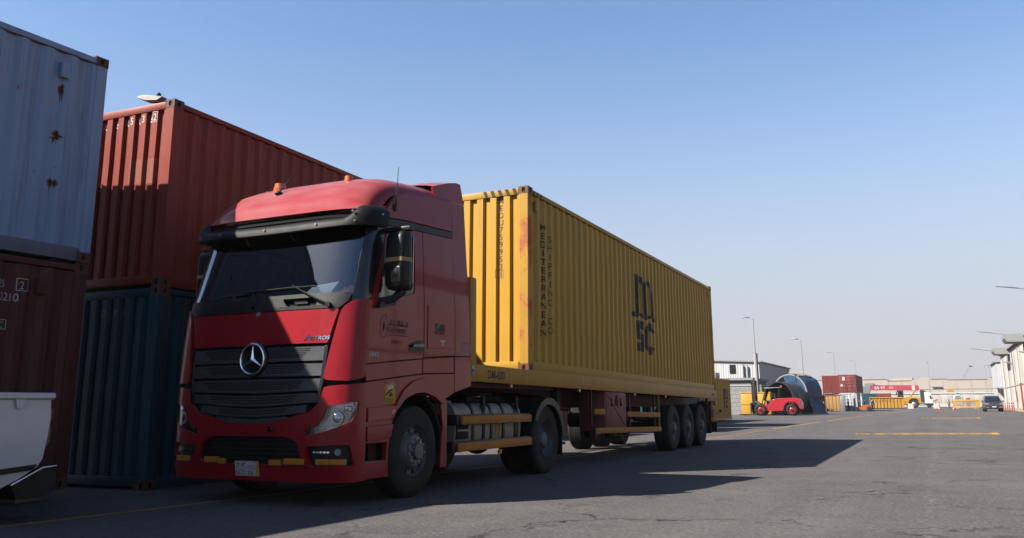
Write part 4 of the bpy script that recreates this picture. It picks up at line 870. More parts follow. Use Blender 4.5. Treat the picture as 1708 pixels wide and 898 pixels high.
# sides
for sg in (1, -1):
    S_ = SIDE(sg); P_ = lambda name, poly, w0, w1, mat, par=truck, **k: panel(name, poly, w0, w1, mat, par, m=S_, cu=[-1.0, -0.8, -0.6, -0.4, -0.25], **k)
    WIN = rnd([(-0.955, 2.15), (-0.08, 2.33), (-0.07, 3.0), (-0.88, 2.935)], 0.07)
    DOOR = [(-1.075, 1.475), (0.11, 1.585), (0.11, 3.115), (-0.90, 3.06), (-0.945, 2.9), (-1.05, 2.2)]
    dr = P_('door', DOOR, -0.02, 0.014, M['red'], holes=[WIN], bevel=0.006)
    WINo = rnd([(-0.945, 2.155), (-0.085, 2.335), (-0.075, 2.995), (-0.875, 2.93)], 0.07); WINi = rnd([(-0.90, 2.20), (-0.125, 2.375), (-0.115, 2.955), (-0.84, 2.89)], 0.06)
    P_('window_seal', WINo, -0.03, 0.006, M['black_gloss'], dr, holes=[WINi], bevel=0.003)
    P_('window', WINi, -0.02, -0.016, M['glass_side'], dr, bevel=0)
    P_('sill_trim', rnd([(-0.965, 2.08), (-0.62, 2.14), (-0.60, 2.19), (-0.95, 2.16)], 0.03), 0.014, 0.07, M['black'], dr, bevel=0.01)
    hb = P_('door_handle', rnd([(-0.215, 1.64), (0.085, 1.645), (0.10, 1.70), (0.08, 1.79), (-0.02, 1.79), (-0.19, 1.735)], 0.03), 0.012, 0.020, M['black'], dr, bevel=0.004)
    P_('grip', rnd([(-0.18, 1.695), (0.07, 1.71), (0.07, 1.75), (-0.16, 1.73)], 0.015), 0.018, 0.055, M['black_gloss'], dr, bevel=0.008)
    P_('belt_strip', [(-0.97, 3.075), (-0.9, 3.07), (0.84, 3.165), (0.84, 3.245), (-0.95, 3.15)], -0.02, 0.012, M['black'], bevel=0.008)
    P_('upper_side', [(-1.06, 3.15), (0.84, 3.255), (0.84, 3.65), (0.0, 3.565), (-0.6, 3.475), (-0.78, 3.40), (-0.9, 3.315), (-1.02, 3.225)], -0.03, 0.018, M['red'], bevel=0.02)
    P_('sleeper_side', [(0.125, 1.59), (0.86, 1.645), (0.86, 3.16), (0.125, 3.12)], -0.02, 0.014, M['red'])
    lk = P_('locker_door', rnd([(0.20, 1.70), (0.83, 1.735), (0.815, 2.25), (0.20, 2.235)], 0.03), 0.012, 0.022, M['red'], bevel=0.005)
    P_('door_lower', [(-1.02, 1.285), (0.11, 1.40), (0.11, 1.575), (-1.07, 1.465)], -0.03, 0.004, M['red'], bevel=0.008)
    P_('sleeper_lower', [(0.125, 1.40), (0.86, 1.43), (0.86, 1.632), (0.125, 1.58)], -0.03, 0.004, M['red'], bevel=0.008)
    STEP = rnd([(-1.0, 0.44), (-0.62, 0.44), (-0.60, 0.64), (-1.0, 0.64)], 0.02)
    FEN = [(-1.02, 0.275), (-0.575, 0.275), (-0.575, 0.55), (-0.53, 0.80), (-0.44, 0.98), (-0.28, 1.10), (-0.05, 1.17), (0.15, 1.18), (0.38, 1.13), (0.56, 1.045), (0.62, 1.10), (0.86, 1.185), (0.86, 1.42), (0.11, 1.39), (-1.02, 1.275)]
    fe = P_('fender', FEN, -0.04, 0.006, M['red'], holes=[STEP], bevel=0.008)
    P_('step_recess', [(-1.0, 0.42), (-0.6, 0.42), (-0.6, 0.66), (-1.0, 0.66)], -0.14, -0.13, M['trailer_red'], fe, bevel=0)
    P_('step_tread', [(-1.0, 0.425), (-0.61, 0.425), (-0.61, 0.445), (-1.0, 0.445)], -0.13, 0.0, M['galv'], fe, bevel=0)
    for zz in (0.66, 0.86): P_('step_panel', [(-1.005, zz), (-0.565 if zz < 0.8 else -0.52, zz + 0.03), (-0.52 if zz < 0.8 else -0.45, zz + 0.17), (-1.005, zz + 0.15)], 0.004, 0.035, M['red'], fe, bevel=0.015)
    ARC = [(-0.52, 0.88), (-0.44, 1.06), (-0.30, 1.21), (-0.10, 1.31), (0.14, 1.355), (0.36, 1.32), (0.52, 1.22), (0.66, 1.06), (0.56, 1.045), (0.38, 1.13), (0.15, 1.18), (-0.05, 1.17), (-0.28, 1.10), (-0.44, 0.98)]
    P_('arch_flare', ARC, 0.004, 0.03, M['red'], fe, bevel=0.012)
    P_('arch_lamp', [(-0.56, 0.93), (-0.50, 0.96), (-0.49, 1.0), (-0.55, 0.98)], 0.03, 0.036, M['amber'], fe, bevel=0.003)
    P_('side_extender', [(0.88, 1.18), (1.33, 1.27), (1.31, 1.65), (1.24, 3.2), (1.21, 3.69), (0.86, 3.645), (0.87, 3.2), (0.89, 1.65)], -0.045, 0.0, M['red'], bevel=0.012)
    P_('extender_trim', [(0.865, 1.632), (1.312, 1.655), (1.311, 1.668), (0.865, 1.645)], 0.0005, 0.002, M['void'], bevel=0)
    P_('rear_splash', [(0.60, 0.29), (0.76, 0.29), (0.76, 1.10), (0.60, 1.04), (0.66, 0.8)], -0.06, -0.03, M['red'], bevel=0.006)
    b = MB(); b.lathe([(0.60, -0.02), (0.64, -0.02), (0.64, -0.42), (0.60, -0.42)], (sg * 1.22, 0.03, 0.56) if sg > 0 else (-0.78, 0.03, 0.56), 'X', 24, R(-10), R(190)); b.build('wheel_arch', M['void'], truck)
    # mirrors
    mr = MB(); V = []
    prof = rnd([(-0.16, -0.20), (0.16, -0.20), (0.19, 0.0), (0.13, 0.10), (-0.13, 0.10), (-0.19, 0.0)], 0.06, 3)
    for (z, k, oy) in ((2.34, 0.62, 0.02), (2.355, 0.85, 0.01), (2.40, 0.97, 0.0), (2.65, 1.0, 0), (2.66, 0.95, 0.004), (2.69, 0.95, 0.004), (2.70, 1.0, 0), (2.93, 0.96, 0.0), (2.99, 0.86, 0.02), (3.005, 0.6, 0.03)):
        for (px, py) in prof: V.append((px * k, py * k + oy, z))
    n_ = len(prof); mr._add(V, [(j * n_ + i, j * n_ + (i + 1) % n_, (j + 1) * n_ + (i + 1) % n_, (j + 1) * n_ + i) for j in range(9) for i in range(n_)] + [tuple(range(n_))[::-1], tuple(range(9 * n_, 10 * n_))])
    mo = mr.build('mirror', M['black'], truck, smooth=45); mo.location = (sg * 1.43, -0.655, -0.045); mo.rotation_euler = (0, 0, R(-8) * sg); mo.scale = (0.80, 0.74, 1.0)
    b = MB(); V = [(px * 1.01, py * 1.01, z) for z in (2.652, 2.698) for (px, py) in prof]; b._add(V, [(i, (i + 1) % n_, n_ + (i + 1) % n_, n_ + i) for i in range(n_)]); b.build('mirror_band', plain('tan_tape', (0.5, 0.33, 0.14), 0.6, scale=25), mo)
    b = MB(); b.box((0.06, -0.195, 2.50), (0.17, 0.03, 0.19), 0.02); b.lathe([(0.001, -0.03), (0.05, -0.02), (0.06, 0.0)], (0.07, -0.2, 2.52), 'Y', 16); b.build('mirror_bracket', M['black_gloss'], mo)
    b = MB(); b.bx(-0.15, 0.15, 0.088, 0.094, 2.42, 2.95, 0.002); b.build('mirror_glass', M['chrome'], mo)
    b = MB(); b.box((sg * 1.36, -0.66, 2.995), (0.42, 0.09, 0.055), 0.015); b.build('mirror_arm', M['black'], truck)
    b = MB(); b.tube([(sg * 1.25, -0.8, 2.16), (sg * 1.38, -0.72, 2.20), (sg * 1.44, -0.62, 2.30)], [0.05, 0.045, 0.05], 8); b.build('mirror_arm', M['black'], truck)
    # side aerial
    b = MB(); b.sphere((sg * 1.215, -0.50, 3.30), 0.038, 10, 6, (0.8, 1, 1.3)); b.tube([(sg * 1.235, -0.50, 3.32), (sg * 1.24, -0.495, 3.45), (sg * 1.24, -0.47, 3.80)], [0.012, 0.006, 0.0035], 6); b.build('side_aerial', M['black'], truck)
    # door print
    if sg > 0:
        fd = lambda u, v, w: S_(u, v, w); yb = 0.015
        MB().text('549', 0.175, 0.0245, fd, sx=0.95, bold=0.045, o=(0.35, 1.89)).build('lettering', M['letter_black'], lk, smooth=0)
        b = MB(); b.text('FOUR WINDS', 0.085, 0.0155, fd, sx=0.80, bold=0.018, o=(-0.70, 1.835)); b.text('920001011', 0.062, 0.0155, fd, sx=0.85, o=(-0.60, 1.715)); b.build('lettering', M['letter_dim'], dr, smooth=0)
        b = MB(); b.slab([(-0.655, 1.805), (-0.225, 1.812), (-0.225, 1.822), (-0.655, 1.815)], 0.0155, 0.0155, fd); b.build('underline', M['letter_dim'], dr, smooth=0)
        # company name in flowing script, drawn as joined strokes
        b = MB(); st = []
        for (x0, n1) in ((-0.655, 4), (-0.50, 2), (-0.42, 3), (-0.30, 2)):
            st.append((x0, 1.925, x0 + n1 * 0.034, 1.925))
            for i in range(n1): st.append((x0 + i * 0.034 + 0.012, 1.925, x0 + i * 0.034 + 0.016, 1.955 + 0.025 * (i % 2)))
        st += [(-0.435, 1.925, -0.433, 1.99), (-0.515, 1.90, -0.535, 1.925), (-0.655, 1.905, -0.64, 1.925)]
        for i_, (x0, z0, x1, z1) in enumerate(st):
            dx, dz = x1 - x0, z1 - z0; l = math.hypot(dx, dz); nx, nz = -dz / l * 0.0065, dx / l * 0.0065
            b.slab([(x0 - nx, z0 - nz), (x1 - nx, z1 - nz), (x1 + nx, z1 + nz), (x0 + nx, z0 + nz)], 0.0155 + 0.0002 * i_, 0.0155 + 0.0002 * i_, fd)
        for x in (-0.63, -0.60, -0.48, -0.39, -0.36, -0.27): b.slab(oval(x, 1.975, 0.008, 0.008, 6), 0.021, 0.021, fd)
        b.build('lettering', M['letter_dim'], dr, smooth=0)
        b = MB(); b.slab(oval(-0.765, 1.90, 0.075, 0.13, 24), 0.0155, 0.0155, fd, holes=[oval(-0.765, 1.90, 0.068, 0.122, 24)]); b.slab([(-0.765, 1.97), (-0.795, 1.90), (-0.765, 1.83), (-0.735, 1.90)], 0.0155, 0.0155, fd); b.build('crest', M['letter_dim'], dr, smooth=0)
        b = MB(); b.text('1845', 0.075, 0.0155, lambda u, v, w: fd(u + v * 0.2, v, w), sx=1.35, bold=0.012, thick=0.003, o=(-1.345, 1.555)); b.build('lettering', M['letter_white'], dr, smooth=0)
        b = MB(); b.slab([(0.48, 1.795), (0.60, 1.80), (0.60, 1.82), (0.48, 1.815)], 0.0232, 0.026, fd); b.slab([(0.525, 1.755), (0.555, 1.757), (0.555, 1.7965), (0.525, 1.795)], 0.0232, 0.026, fd); b.build('locker_badge', M['letter_white'], lk, smooth=0)
        st = MB(); st.slab([(-0.66, 1.035), (-0.46, 1.05), (-0.46, 1.315), (-0.66, 1.30)], 0.0068, 0.008, fd); so_ = st.build('warning_sticker', M['yplate'], fe, smooth=0)
        b = MB(); b.slab([(-0.66, 1.265), (-0.46, 1.28), (-0.46, 1.315), (-0.66, 1.30)], 0.0085, 0.0085, fd); b.slab([(-0.66, 1.035), (-0.46, 1.05), (-0.46, 1.06), (-0.66, 1.045)], 0.0085, 0.0085, fd); b.build('sticker_border', M['rplate'], so_, smooth=0)
        b = MB(); b.text('ATTENTION', 0.028, 0.0088, fd, sx=1.1, bold=0.01, o=(-0.645, 1.278)); b.build('lettering', M['letter_white'], so_, smooth=0)
        b = MB(); b.text('ANGLES', 0.036, 0.0088, fd, sx=1.15, bold=0.012, o=(-0.64, 1.092)); b.text('MORTS', 0.036, 0.0088, fd, sx=1.25, bold=0.012, o=(-0.635, 1.06)); b.slab([(-0.65, 1.16), (-0.47, 1.25), (-0.47, 1.235), (-0.65, 1.135)], 0.0088, 0.0088, fd); b.slab([(-0.60, 1.13), (-0.50, 1.135), (-0.55, 1.185)], 0.009, 0.009, fd); b.build('lettering', M['letter_black'], so_, smooth=0)
        b = MB(); b.slab(rnd([(-0.61, 1.205), (-0.50, 1.215), (-0.50, 1.255), (-0.60, 1.25)], 0.01), 0.0092, 0.0092, fd); b.build('pictogram', M['paper'], so_, smooth=0)

# ---------------------------------------------------------------- wheels
def ring_pts(n, r): return [(r * math.cos(2 * math.pi * i / n), r * math.sin(2 * math.pi * i / n)) for i in range(n)]
def make_wheel(kind, Rw=0.516, wd=0.30, rr=0.293):
    """wheel about the x axis, outer face towards +x at x=0"""
    w = MB(); rim_mat = M['rim'] if kind == 'front' else M['rim2']
    if kind == 'front':
        w.lathe([(rr, -0.03), (rr - 0.012, -0.005), (rr - 0.025, -0.03), (rr - 0.03, -0.06), (0.215, -0.055), (0.20, -0.03), (0.175, 0.0), (0.10, 0.005), (0.09, 0.03), (0.085, 0.06), (0.001, 0.062)], axis='X', n=48)
        root = w.build('wheel', rim_mat, None, smooth=40)
        b = MB(); b.lathe([(0.155, 0.004), (0.155, 0.02), (0.115, 0.02), (0.115, 0.006)], axis='X', n=36); b.build('nut_ring', M['galv'], root)
        for nm, rad, x0, x1, q0, q1, mt in (('hand_hole', 0.236, -0.062, -0.050, 0.026, 0.026, 'void'), ('lug_nut', 0.1355, 0.018, 0.05, 0.0175, 0.013, 'galv')):
            b = MB(); b.cyl((x0, 0, 0), (x1, 0, 0), q0, q1, 10); first = b.build(nm, M[mt], root)
            for i, (y, z) in enumerate(ring_pts(10, rad)):
                o = first if i == 0 else first.copy()
                if i: COL.objects.link(o)
                o.parent = root; o.location = (0, y, z)
    else:
        dish = -0.12 if kind == 'drive' else -0.06
        w.lathe([(rr, -0.03), (rr - 0.012, -0.004), (rr - 0.022, -0.03), (rr - 0.028, dish * 0.7), (0.235, dish), (0.17, dish - 0.02), (0.15, dish - 0.015), (0.13, dish + 0.03), (0.11, dish + 0.075), (0.09, dish + 0.085), (0.001, dish + 0.085)], axis='X', n=44)
        root = w.build('wheel', rim_mat, None, smooth=40)
        b = MB()
        for (y, z) in ring_pts(10, 0.205): b.cyl((dish - 0.015, y, z), (dish + 0.004, y, z), 0.02, 0.02, 10)
        b.build('hand_hole', M['void'], root)['kind'] = 'stuff'
        b = MB()
        for (y, z) in ring_pts(10, 0.158): b.cyl((dish - 0.02, y, z), (dish + 0.03, y, z), 0.015, 0.012, 6)
        b.build('lug_nut', M['galv'], root)['kind'] = 'stuff'
    t = MB(); pr = [(rr - 0.006, -0.02), (rr + 0.01, -0.005), (rr + 0.06, 0.0), (Rw - 0.10, 0.004), (Rw - 0.045, -0.004), (Rw - 0.012, -0.022), (Rw - 0.002, -0.04)]
    g = wd / 5
    for k in range(4):
        x = -0.045 - (k + 0.5) * (wd - 0.07) / 4.5; pr += [(Rw, x), (Rw - 0.014, x - 0.004), (Rw - 0.014, x - 0.012), (Rw, x - 0.016)]
    pr += [(Rw - 0.002, -wd + 0.03), (Rw - 0.03, -wd + 0.008), (Rw - 0.12, -wd), (rr, -wd + 0.02), (rr - 0.02, -wd + 0.03)]
    t.lathe(pr, axis='X', n=64)
    if kind == 'drive':  # the inner twin
        t.lathe([(q[0], q[1] - wd - 0.04) for q in pr], axis='X', n=48)
    t.build('tyre', M['rubber'], root, smooth=30)
    return root
WHF, WHD, WHT = make_wheel('front'), make_wheel('drive', wd=0.28), make_wheel('trailer', wd=0.36)
def put(w, par, x, y, sg, first, z=0.516):
    o = w if first else dup(w); o.parent = par; o.location = (x, y, z); o.rotation_euler = (R(random.uniform(0, 360)), 0, 0 if sg > 0 else math.pi); return o
WB = 3.80
put(WHF, truck, 1.235, 0.0, 1, True); put(WHF, truck, -1.235, 0.0, -1, False)
put(WHD, truck, 1.225, WB, 1, True); put(WHD, truck, -1.225, WB, -1, False)

# ---------------------------------------------------------------- tractor chassis
for s in (-1, 1):
    b = MB(); b.bx(s * 0.36, s * 0.44, -1.0, 4.7, 0.74, 1.0, 0.006); b.build('chassis_rail', M['frame'], truck)
b = MB()
for y in (0.9, 1.9, 2.9, 4.5): b.bx(-0.36, 0.36, y, y + 0.08, 0.78, 0.96)
b.bx(-0.45, 0.45, -0.9, 0.75, 0.5, 1.2); b.cyl((-0.1, 0.6, 0.65), (-0.05, 3.7, 0.62), 0.06, n=10); b.build('driveline', M['frame'], truck, smooth=0)
for y in (0.0, WB):
    b = MB(); b.cyl((-0.95, y, 0.516), (0.95, y, 0.516), 0.075 if y == 0 else 0.10, n=12)
    if y > 0: b.sphere((0, y, 0.516), 0.25, 14, 10)
    b.build('axle', M['frame'], truck)
b = MB(); b.lathe([(0.001, 1.25), (0.45, 1.25), (0.5, 1.22), (0.5, 1.18), (0.001, 1.16)], (0, WB - 0.55, 0), 'Z', 28); b.bx(-0.42, 0.42, WB - 1.1, WB + 0.1, 1.0, 1.16); b.build('fifth_wheel', M['frame'], truck)
# fuel tank with straps, guard bars on both sides
for s in (1, -1):
    sec = rnd([(0.56, 0.46), (1.08, 0.44), (1.15, 0.6), (1.15, 0.95), (1.07, 1.06), (0.56, 1.06)], 0.10, 4)
    tk = MB(); tk.slab(sec, 1.08, 3.02, lambda u, v, w, s=s: (s * u, w, v)); tk.cyl((s * 0.95, 1.2, 1.05), (s * 0.95, 1.2, 1.09), 0.06); to = tk.build('fuel_tank', M['tank'], truck, smooth=40, bevel=0.03)
    for y in (1.52, 2.05, 2.42, 2.80):
        b = MB(); b.slab([(p[0] + (0.012 if p[0] > 0.6 else 0), p[1]) for p in rnd([(0.55, 0.448), (1.085, 0.428), (1.152, 0.6), (1.152, 0.955), (1.075, 1.072), (0.55, 1.072)], 0.10, 4)], y, y + 0.06, lambda u, v, w, s=s: (s * u, w, v)); b.build('tank_strap', M['black'], to)
    b = MB(); b.bx(s * 1.152, s * 1.156, 2.20, 2.36, 0.62, 0.85); b.build('tank_label', plain('yellowed_label', (0.40, 0.26, 0.06), 0.7, var=0.5, scale=30), to, smooth=0)
    b = MB(); b.bx(s * 0.75, s * 1.165, 1.10, 1.42, 0.60, 0.82, 0.01); b.build('tank_step', M['void'], to); b = MB(); b.bx(s * 1.10, s * 1.175, 1.12, 1.42, 0.70, 0.725, 0.004); b.build('step_bar', M['galv'], to)
    for z0, z1, y0 in ((0.79, 0.895, 1.12), (0.455, 0.56, 1.02)):
        b = MB(); b.bx(s * 1.21, s * 1.245, y0, 3.22, z0, z1, 0.004); b.build('side_guard', M['guard'], truck)
        b = MB(); b.bx(s * 1.175, s * 1.209, y0 - 0.09, 3.24, z0 - 0.006, z1 + 0.02, 0.004); b.bx(s * 0.9, s * 1.2, y0 - 0.10, y0 - 0.02, z0 - 0.01, z1 + 0.02, 0.01); b.build('guard_rail', M['black'], truck)
    for y in (1.82, 2.86):
        b = MB(); b.bx(s * 1.12, s * 1.165, y, y + 0.06, 0.5, 1.16); b.build('guard_bracket', M['frame'], truck, smooth=0)
    b = MB(); b.bx(s * 1.19, s * 1.22, 2.2, 2.28, 0.375, 0.43); b.build('marker', M['amber'], truck)
    # rear wheel arch, mudflap
    b = MB(); 
    for (r0, r1, x0, x1) in ((0.585, 0.62, 0.60, 1.27), (0.52, 0.62, 1.25, 1.28)):
        b.lathe([(r0, s * x0), (r1, s * x0), (r1, s * x1), (r0, s * x1), (r0, s * x0)], (0, WB, 0.52), 'X', 26, R(2), R(150))
    b.build('rear_fender', M['black'], truck, smooth=40)
    b = MB(); b.slab([(0.62, 0.25), (1.24, 0.25), (1.24, 0.85), (0.62, 0.85)], 0, 0.012, lambda u, v, w, s=s: (s * u, WB + 0.56 + w + 0.03 * (0.85 - v), v)); b.build('mudflap', M['black'], truck, smooth=0)
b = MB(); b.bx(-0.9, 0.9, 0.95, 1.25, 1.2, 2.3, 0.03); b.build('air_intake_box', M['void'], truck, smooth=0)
# ---------------------------------------------------------------- flatbed semi trailer
# local frame: x across, y rearwards from the front of the deck, z=0 at deck-top height
trailer = empty('semi_trailer', (-1.25, 0, 0))
tag(trailer, 'flatbed semi trailer with yellow side rails carrying the yellow container', 'trailer')
def zd(y): return 1.535 + TILT * (y - 3.148)       # deck top
def tbx(x0, x1, y0, y1, d0, d1, name, mat, par=trailer, bev=0.006):
    """box that follows the deck's slope; d0,d1 are measured from the deck top"""
    b = MB(); q = MB(); q.bx(x0, x1, y0, y1, d0, d1, bev); b.merge(q.bm, fn=lambda p: (p.x, p.y, p.z + zd(p.y))); return b.build(name, mat, par)
TY0, TY1 = 1.47, 15.35
for s in (-1, 1): 
    rl = tbx(s * 1.16, s * 1.25, TY0, TY1, -0.215, 0.012, 'side_rail', M['tr_yellow'])
    if s > 0:
        f = lambda u, v, w: (1.2505 + w, u, v + zd(u))
        MB().text('DM-630', 0.16, 0.002, f, sx=0.98, bold=0.022, o=(1.78, -0.165)).build('lettering', M['letter_black'], rl, smooth=0)
        MB().text('DM-630', 0.11, 0.002, f, sx=0.8, bold=0.02, o=(14.75, -0.14)).build('lettering', M['letter_black'], rl, smooth=0)
tbx(-1.158, 1.158, TY0, TY1, -0.08, -0.03, 'deck', M['frame'], bev=0)
for i in range(8): tbx(-1.15, 1.15, 1.9 + i * 1.75, 2.02 + i * 1.75, -0.2, -0.082, 'cross_member', M['trailer_red'], bev=0)
for s in (-1, 1):
    b = MB(); b.slab([(1.5, zd(1.5) - 0.09), (15.2, zd(15.2) - 0.09), (15.2, 0.98), (6.2, 0.98), (5.2, 1.20), (1.5, 1.30)], s * 0.42, s * 0.50, lambda u, v, w: (w, u, v)); b.build('main_beam', M['trailer_red'], trailer, smooth=0)
# headboard
for s in (-1, 1):
    b = MB(); b.bx(s * 1.09, s * 1.25, 1.30, 1.465, 1.335, 2.72, 0.01); po = b.build('headboard_post', M['tr_yellow'], trailer)
    b = MB(); b.bx(s * 1.251, s * 1.258, 1.33, 1.41, 1.42, 1.55, 0.003); b.cyl((s * 1.258, 1.37, 1.485), (s * 1.275, 1.37, 1.485), 0.02); b.build('socket_plate', M['galv'], po)
b = MB(); b.bx(-1.088, 1.088, 1.36, 1.42, 1.4, 2.55, 0.0); b.build('headboard', M['tr_yellow'], trailer, smooth=0)
b = MB(); b.bx(-1.15, 1.15, 1.30, 1.46, 1.336, 1.40); b.build('front_beam', M['tr_yellow'], trailer)
# under the front overhang
b = MB(); b.bx(-1.0, 1.0, 1.5, 4.6, 1.27, 1.33); b.build('king_pin_plate', M['trailer_red'], trailer, smooth=0)
for y in (2.55, 5.2, 8.2, 10.4, 13.6):
    b = MB(); b.box((1.22, y, zd(y) - 0.245), (0.04, 0.07, 0.05), 0.008); b.build('marker_light', M['amber'], trailer)
# landing legs
for s in (-1, 1):
    b = MB(); b.bx(s * 0.78, s * 0.92, 4.95, 5.10, 0.42, 1.36, 0.005); b.bx(s * 0.72, s * 0.98, 4.90, 5.15, 0.38, 0.42, 0.005); b.bx(s * 0.80, s * 0.90, 4.97, 5.08, 0.42, 0.5); b.build('landing_leg', M['frame'], trailer)
    b = MB(); b.cyl((s * 0.9, 5.02, 0.95), (s * 1.1, 5.02, 0.95), 0.02); b.cyl((s * 1.1, 5.02, 0.95), (s * 1.1, 5.25, 0.85), 0.014); b.build('crank', M['frame'], trailer)
# tool locker
for s in (1,):
    b = MB(); b.bx(s * 0.72, s * 1.235, 6.44, 7.62, 0.555, 1.265, 0.012); lk2 = b.build('tool_locker', M['box_red'], trailer)
    b = MB(); b.bx(s * 1.236, s * 1.246, 6.49, 7.57, 0.62, 1.24, 0.004); ld = b.build('locker_door', M['box_red'], lk2)
    for (y0, z0, y1, z1) in ((6.55, 1.2, 7.5, 0.64),):
        b = MB(); b.tube([(1.247, y0, z0), (1.247, y1, z1)], 0.008, 6); b.build('door_brace', M['letter_dim'], ld)
    for y in (6.72, 7.25):
        b = MB(); b.bx(1.246, 1.262, y, y + 0.07, 1.0, 1.16, 0.004); b.cyl((1.262, y + 0.035, 1.03), (1.275, y + 0.035, 1.03), 0.02, n=8); b.build('latch', M['trailer_red'], ld)
    b = MB(); b.slab([(6.95, 1.02), (7.1, 1.0), (7.16, 1.1), (7.08, 1.22), (6.98, 1.2), (6.92, 1.1)], 1.2465, 1.2468, lambda u, v, w: (w, u, v)); b.build('rust_patch', M['rust'], ld, smooth=0)
b = MB(); b.bx(-1.2, -0.72, 6.3, 7.7, 0.6, 1.25, 0.01); b.build('spare_rack', M['frame'], trailer)
# side guards
for s in (1, -1):
    pass
def guard(y0, y1, z0, z1, hh=0.10):
    for s in (1, -1):
        if s < 0 and y0 < 6: continue
        b = MB(); q = MB(); q.bx(s * 1.20, s * 1.245, y0, y1, 0, hh, 0.004); b.merge(q.bm, fn=lambda p: (p.x, p.y, p.z + lerp(z0, z1, (p.y - y0) / (y1 - y0)))); b.build('side_guard', M['guard'], trailer)
guard(5.93, 9.95, 0.53, 0.46); guard(5.90, 6.40, 0.86, 0.855); guard(7.70, 9.90, 0.80, 0.76)
for s in (1, -1):
    for y in (5.83, 7.95, 9.62, 9.97):
        b = MB(); b.bx(s * 1.165, s * 1.199, y, y + 0.045, 0.48, zd(y) - 0.09); b.build('guard_post', M['trailer_red'] if y < 9.9 else M['guard'], trailer, smooth=0)
    b = MB(); b.bx(s * 1.2005, s * 1.246, 5.885, 5.93, 0.5, 0.65); b.build('guard_end', M['frame'], trailer, smooth=0)
# axles and wheels
for i in range(3):
    y = 11.04 + 1.31 * i
    b = MB(); b.cyl((-1.0, y, 0.516), (1.0, y, 0.516), 0.075, n=12); b.bx(-0.52, -0.40, y - 0.5, y + 0.5, 0.66, 0.72); b.bx(0.40, 0.52, y - 0.5, y + 0.5, 0.66, 0.72); b.bx(0.42, 0.5, y + 0.45, y + 0.6, 0.66, 1.0); b.bx(-0.5, -0.42, y + 0.45, y + 0.6, 0.66, 1.0); b.build('axle', M['frame'], trailer, smooth=0)
    for s in (1, -1): put(WHT, trailer, s * 1.225, y, s, i == 0 and s == 1)
b = MB(); b.cyl((-0.35, 8.6, 0.72), (0.35, 8.6, 0.72), 0.15, n=18); b.build('air_tank', M['frame'], trailer)
b = MB(); b.cyl((-0.1, 9.5, 0.8), (0.55, 9.5, 0.8), 0.13, n=18); b.build('air_tank', M['frame'], trailer)
# rear
for s in (1, -1):
    b = MB(); b.bx(s * 0.7, s * 1.24, 14.55, 14.57, 0.28, 1.05); b.build('mudflap', M['black'], trailer, smooth=0)
    b = MB(); b.bx(s * 1.14, s * 1.20, 14.42, 14.47, 0.55, 1.2); b.build('flap_bracket', M['trailer_red'], trailer, smooth=0)
    b = MB(); b.bx(s * 0.95, s * 1.18, 14.9, 15.25, 0.55, 1.12, 0.01); b.build('rear_frame', M['trailer_red'], trailer)
    for z in (0.9, 0.58):
        b = MB(); b.bx(s * 1.0, s * 1.235, 14.75, 15.3, z, z + 0.1, 0.005); b.build('rear_guard', M['guard'], trailer)
    b = MB(); b.bx(s * 0.7, s * 1.23, 15.28, 15.34, 0.98, 1.12, 0.01); b.build('tail_light', M['red_lens'], trailer)
    b = MB(); b.bx(s * 0.75, s * 1.24, 15.20, 15.215, 0.3, 0.57); b.build('mudflap', M['black'], trailer, smooth=0)
b = MB(); b.bx(-1.2, 1.2, 15.22, 15.32, 0.52, 0.64, 0.01); b.build('rear_bumper', M['trailer_red'], trailer)
b = MB(); b.tube([(1.2, 15.3, 0.78), (1.24, 15.45, 0.80), (1.26, 15.6, 0.84)], 0.012, 6); b.sphere((1.26, 15.62, 0.85), 0.04, 8, 6); b.build('outline_lamp', M['black'], trailer)
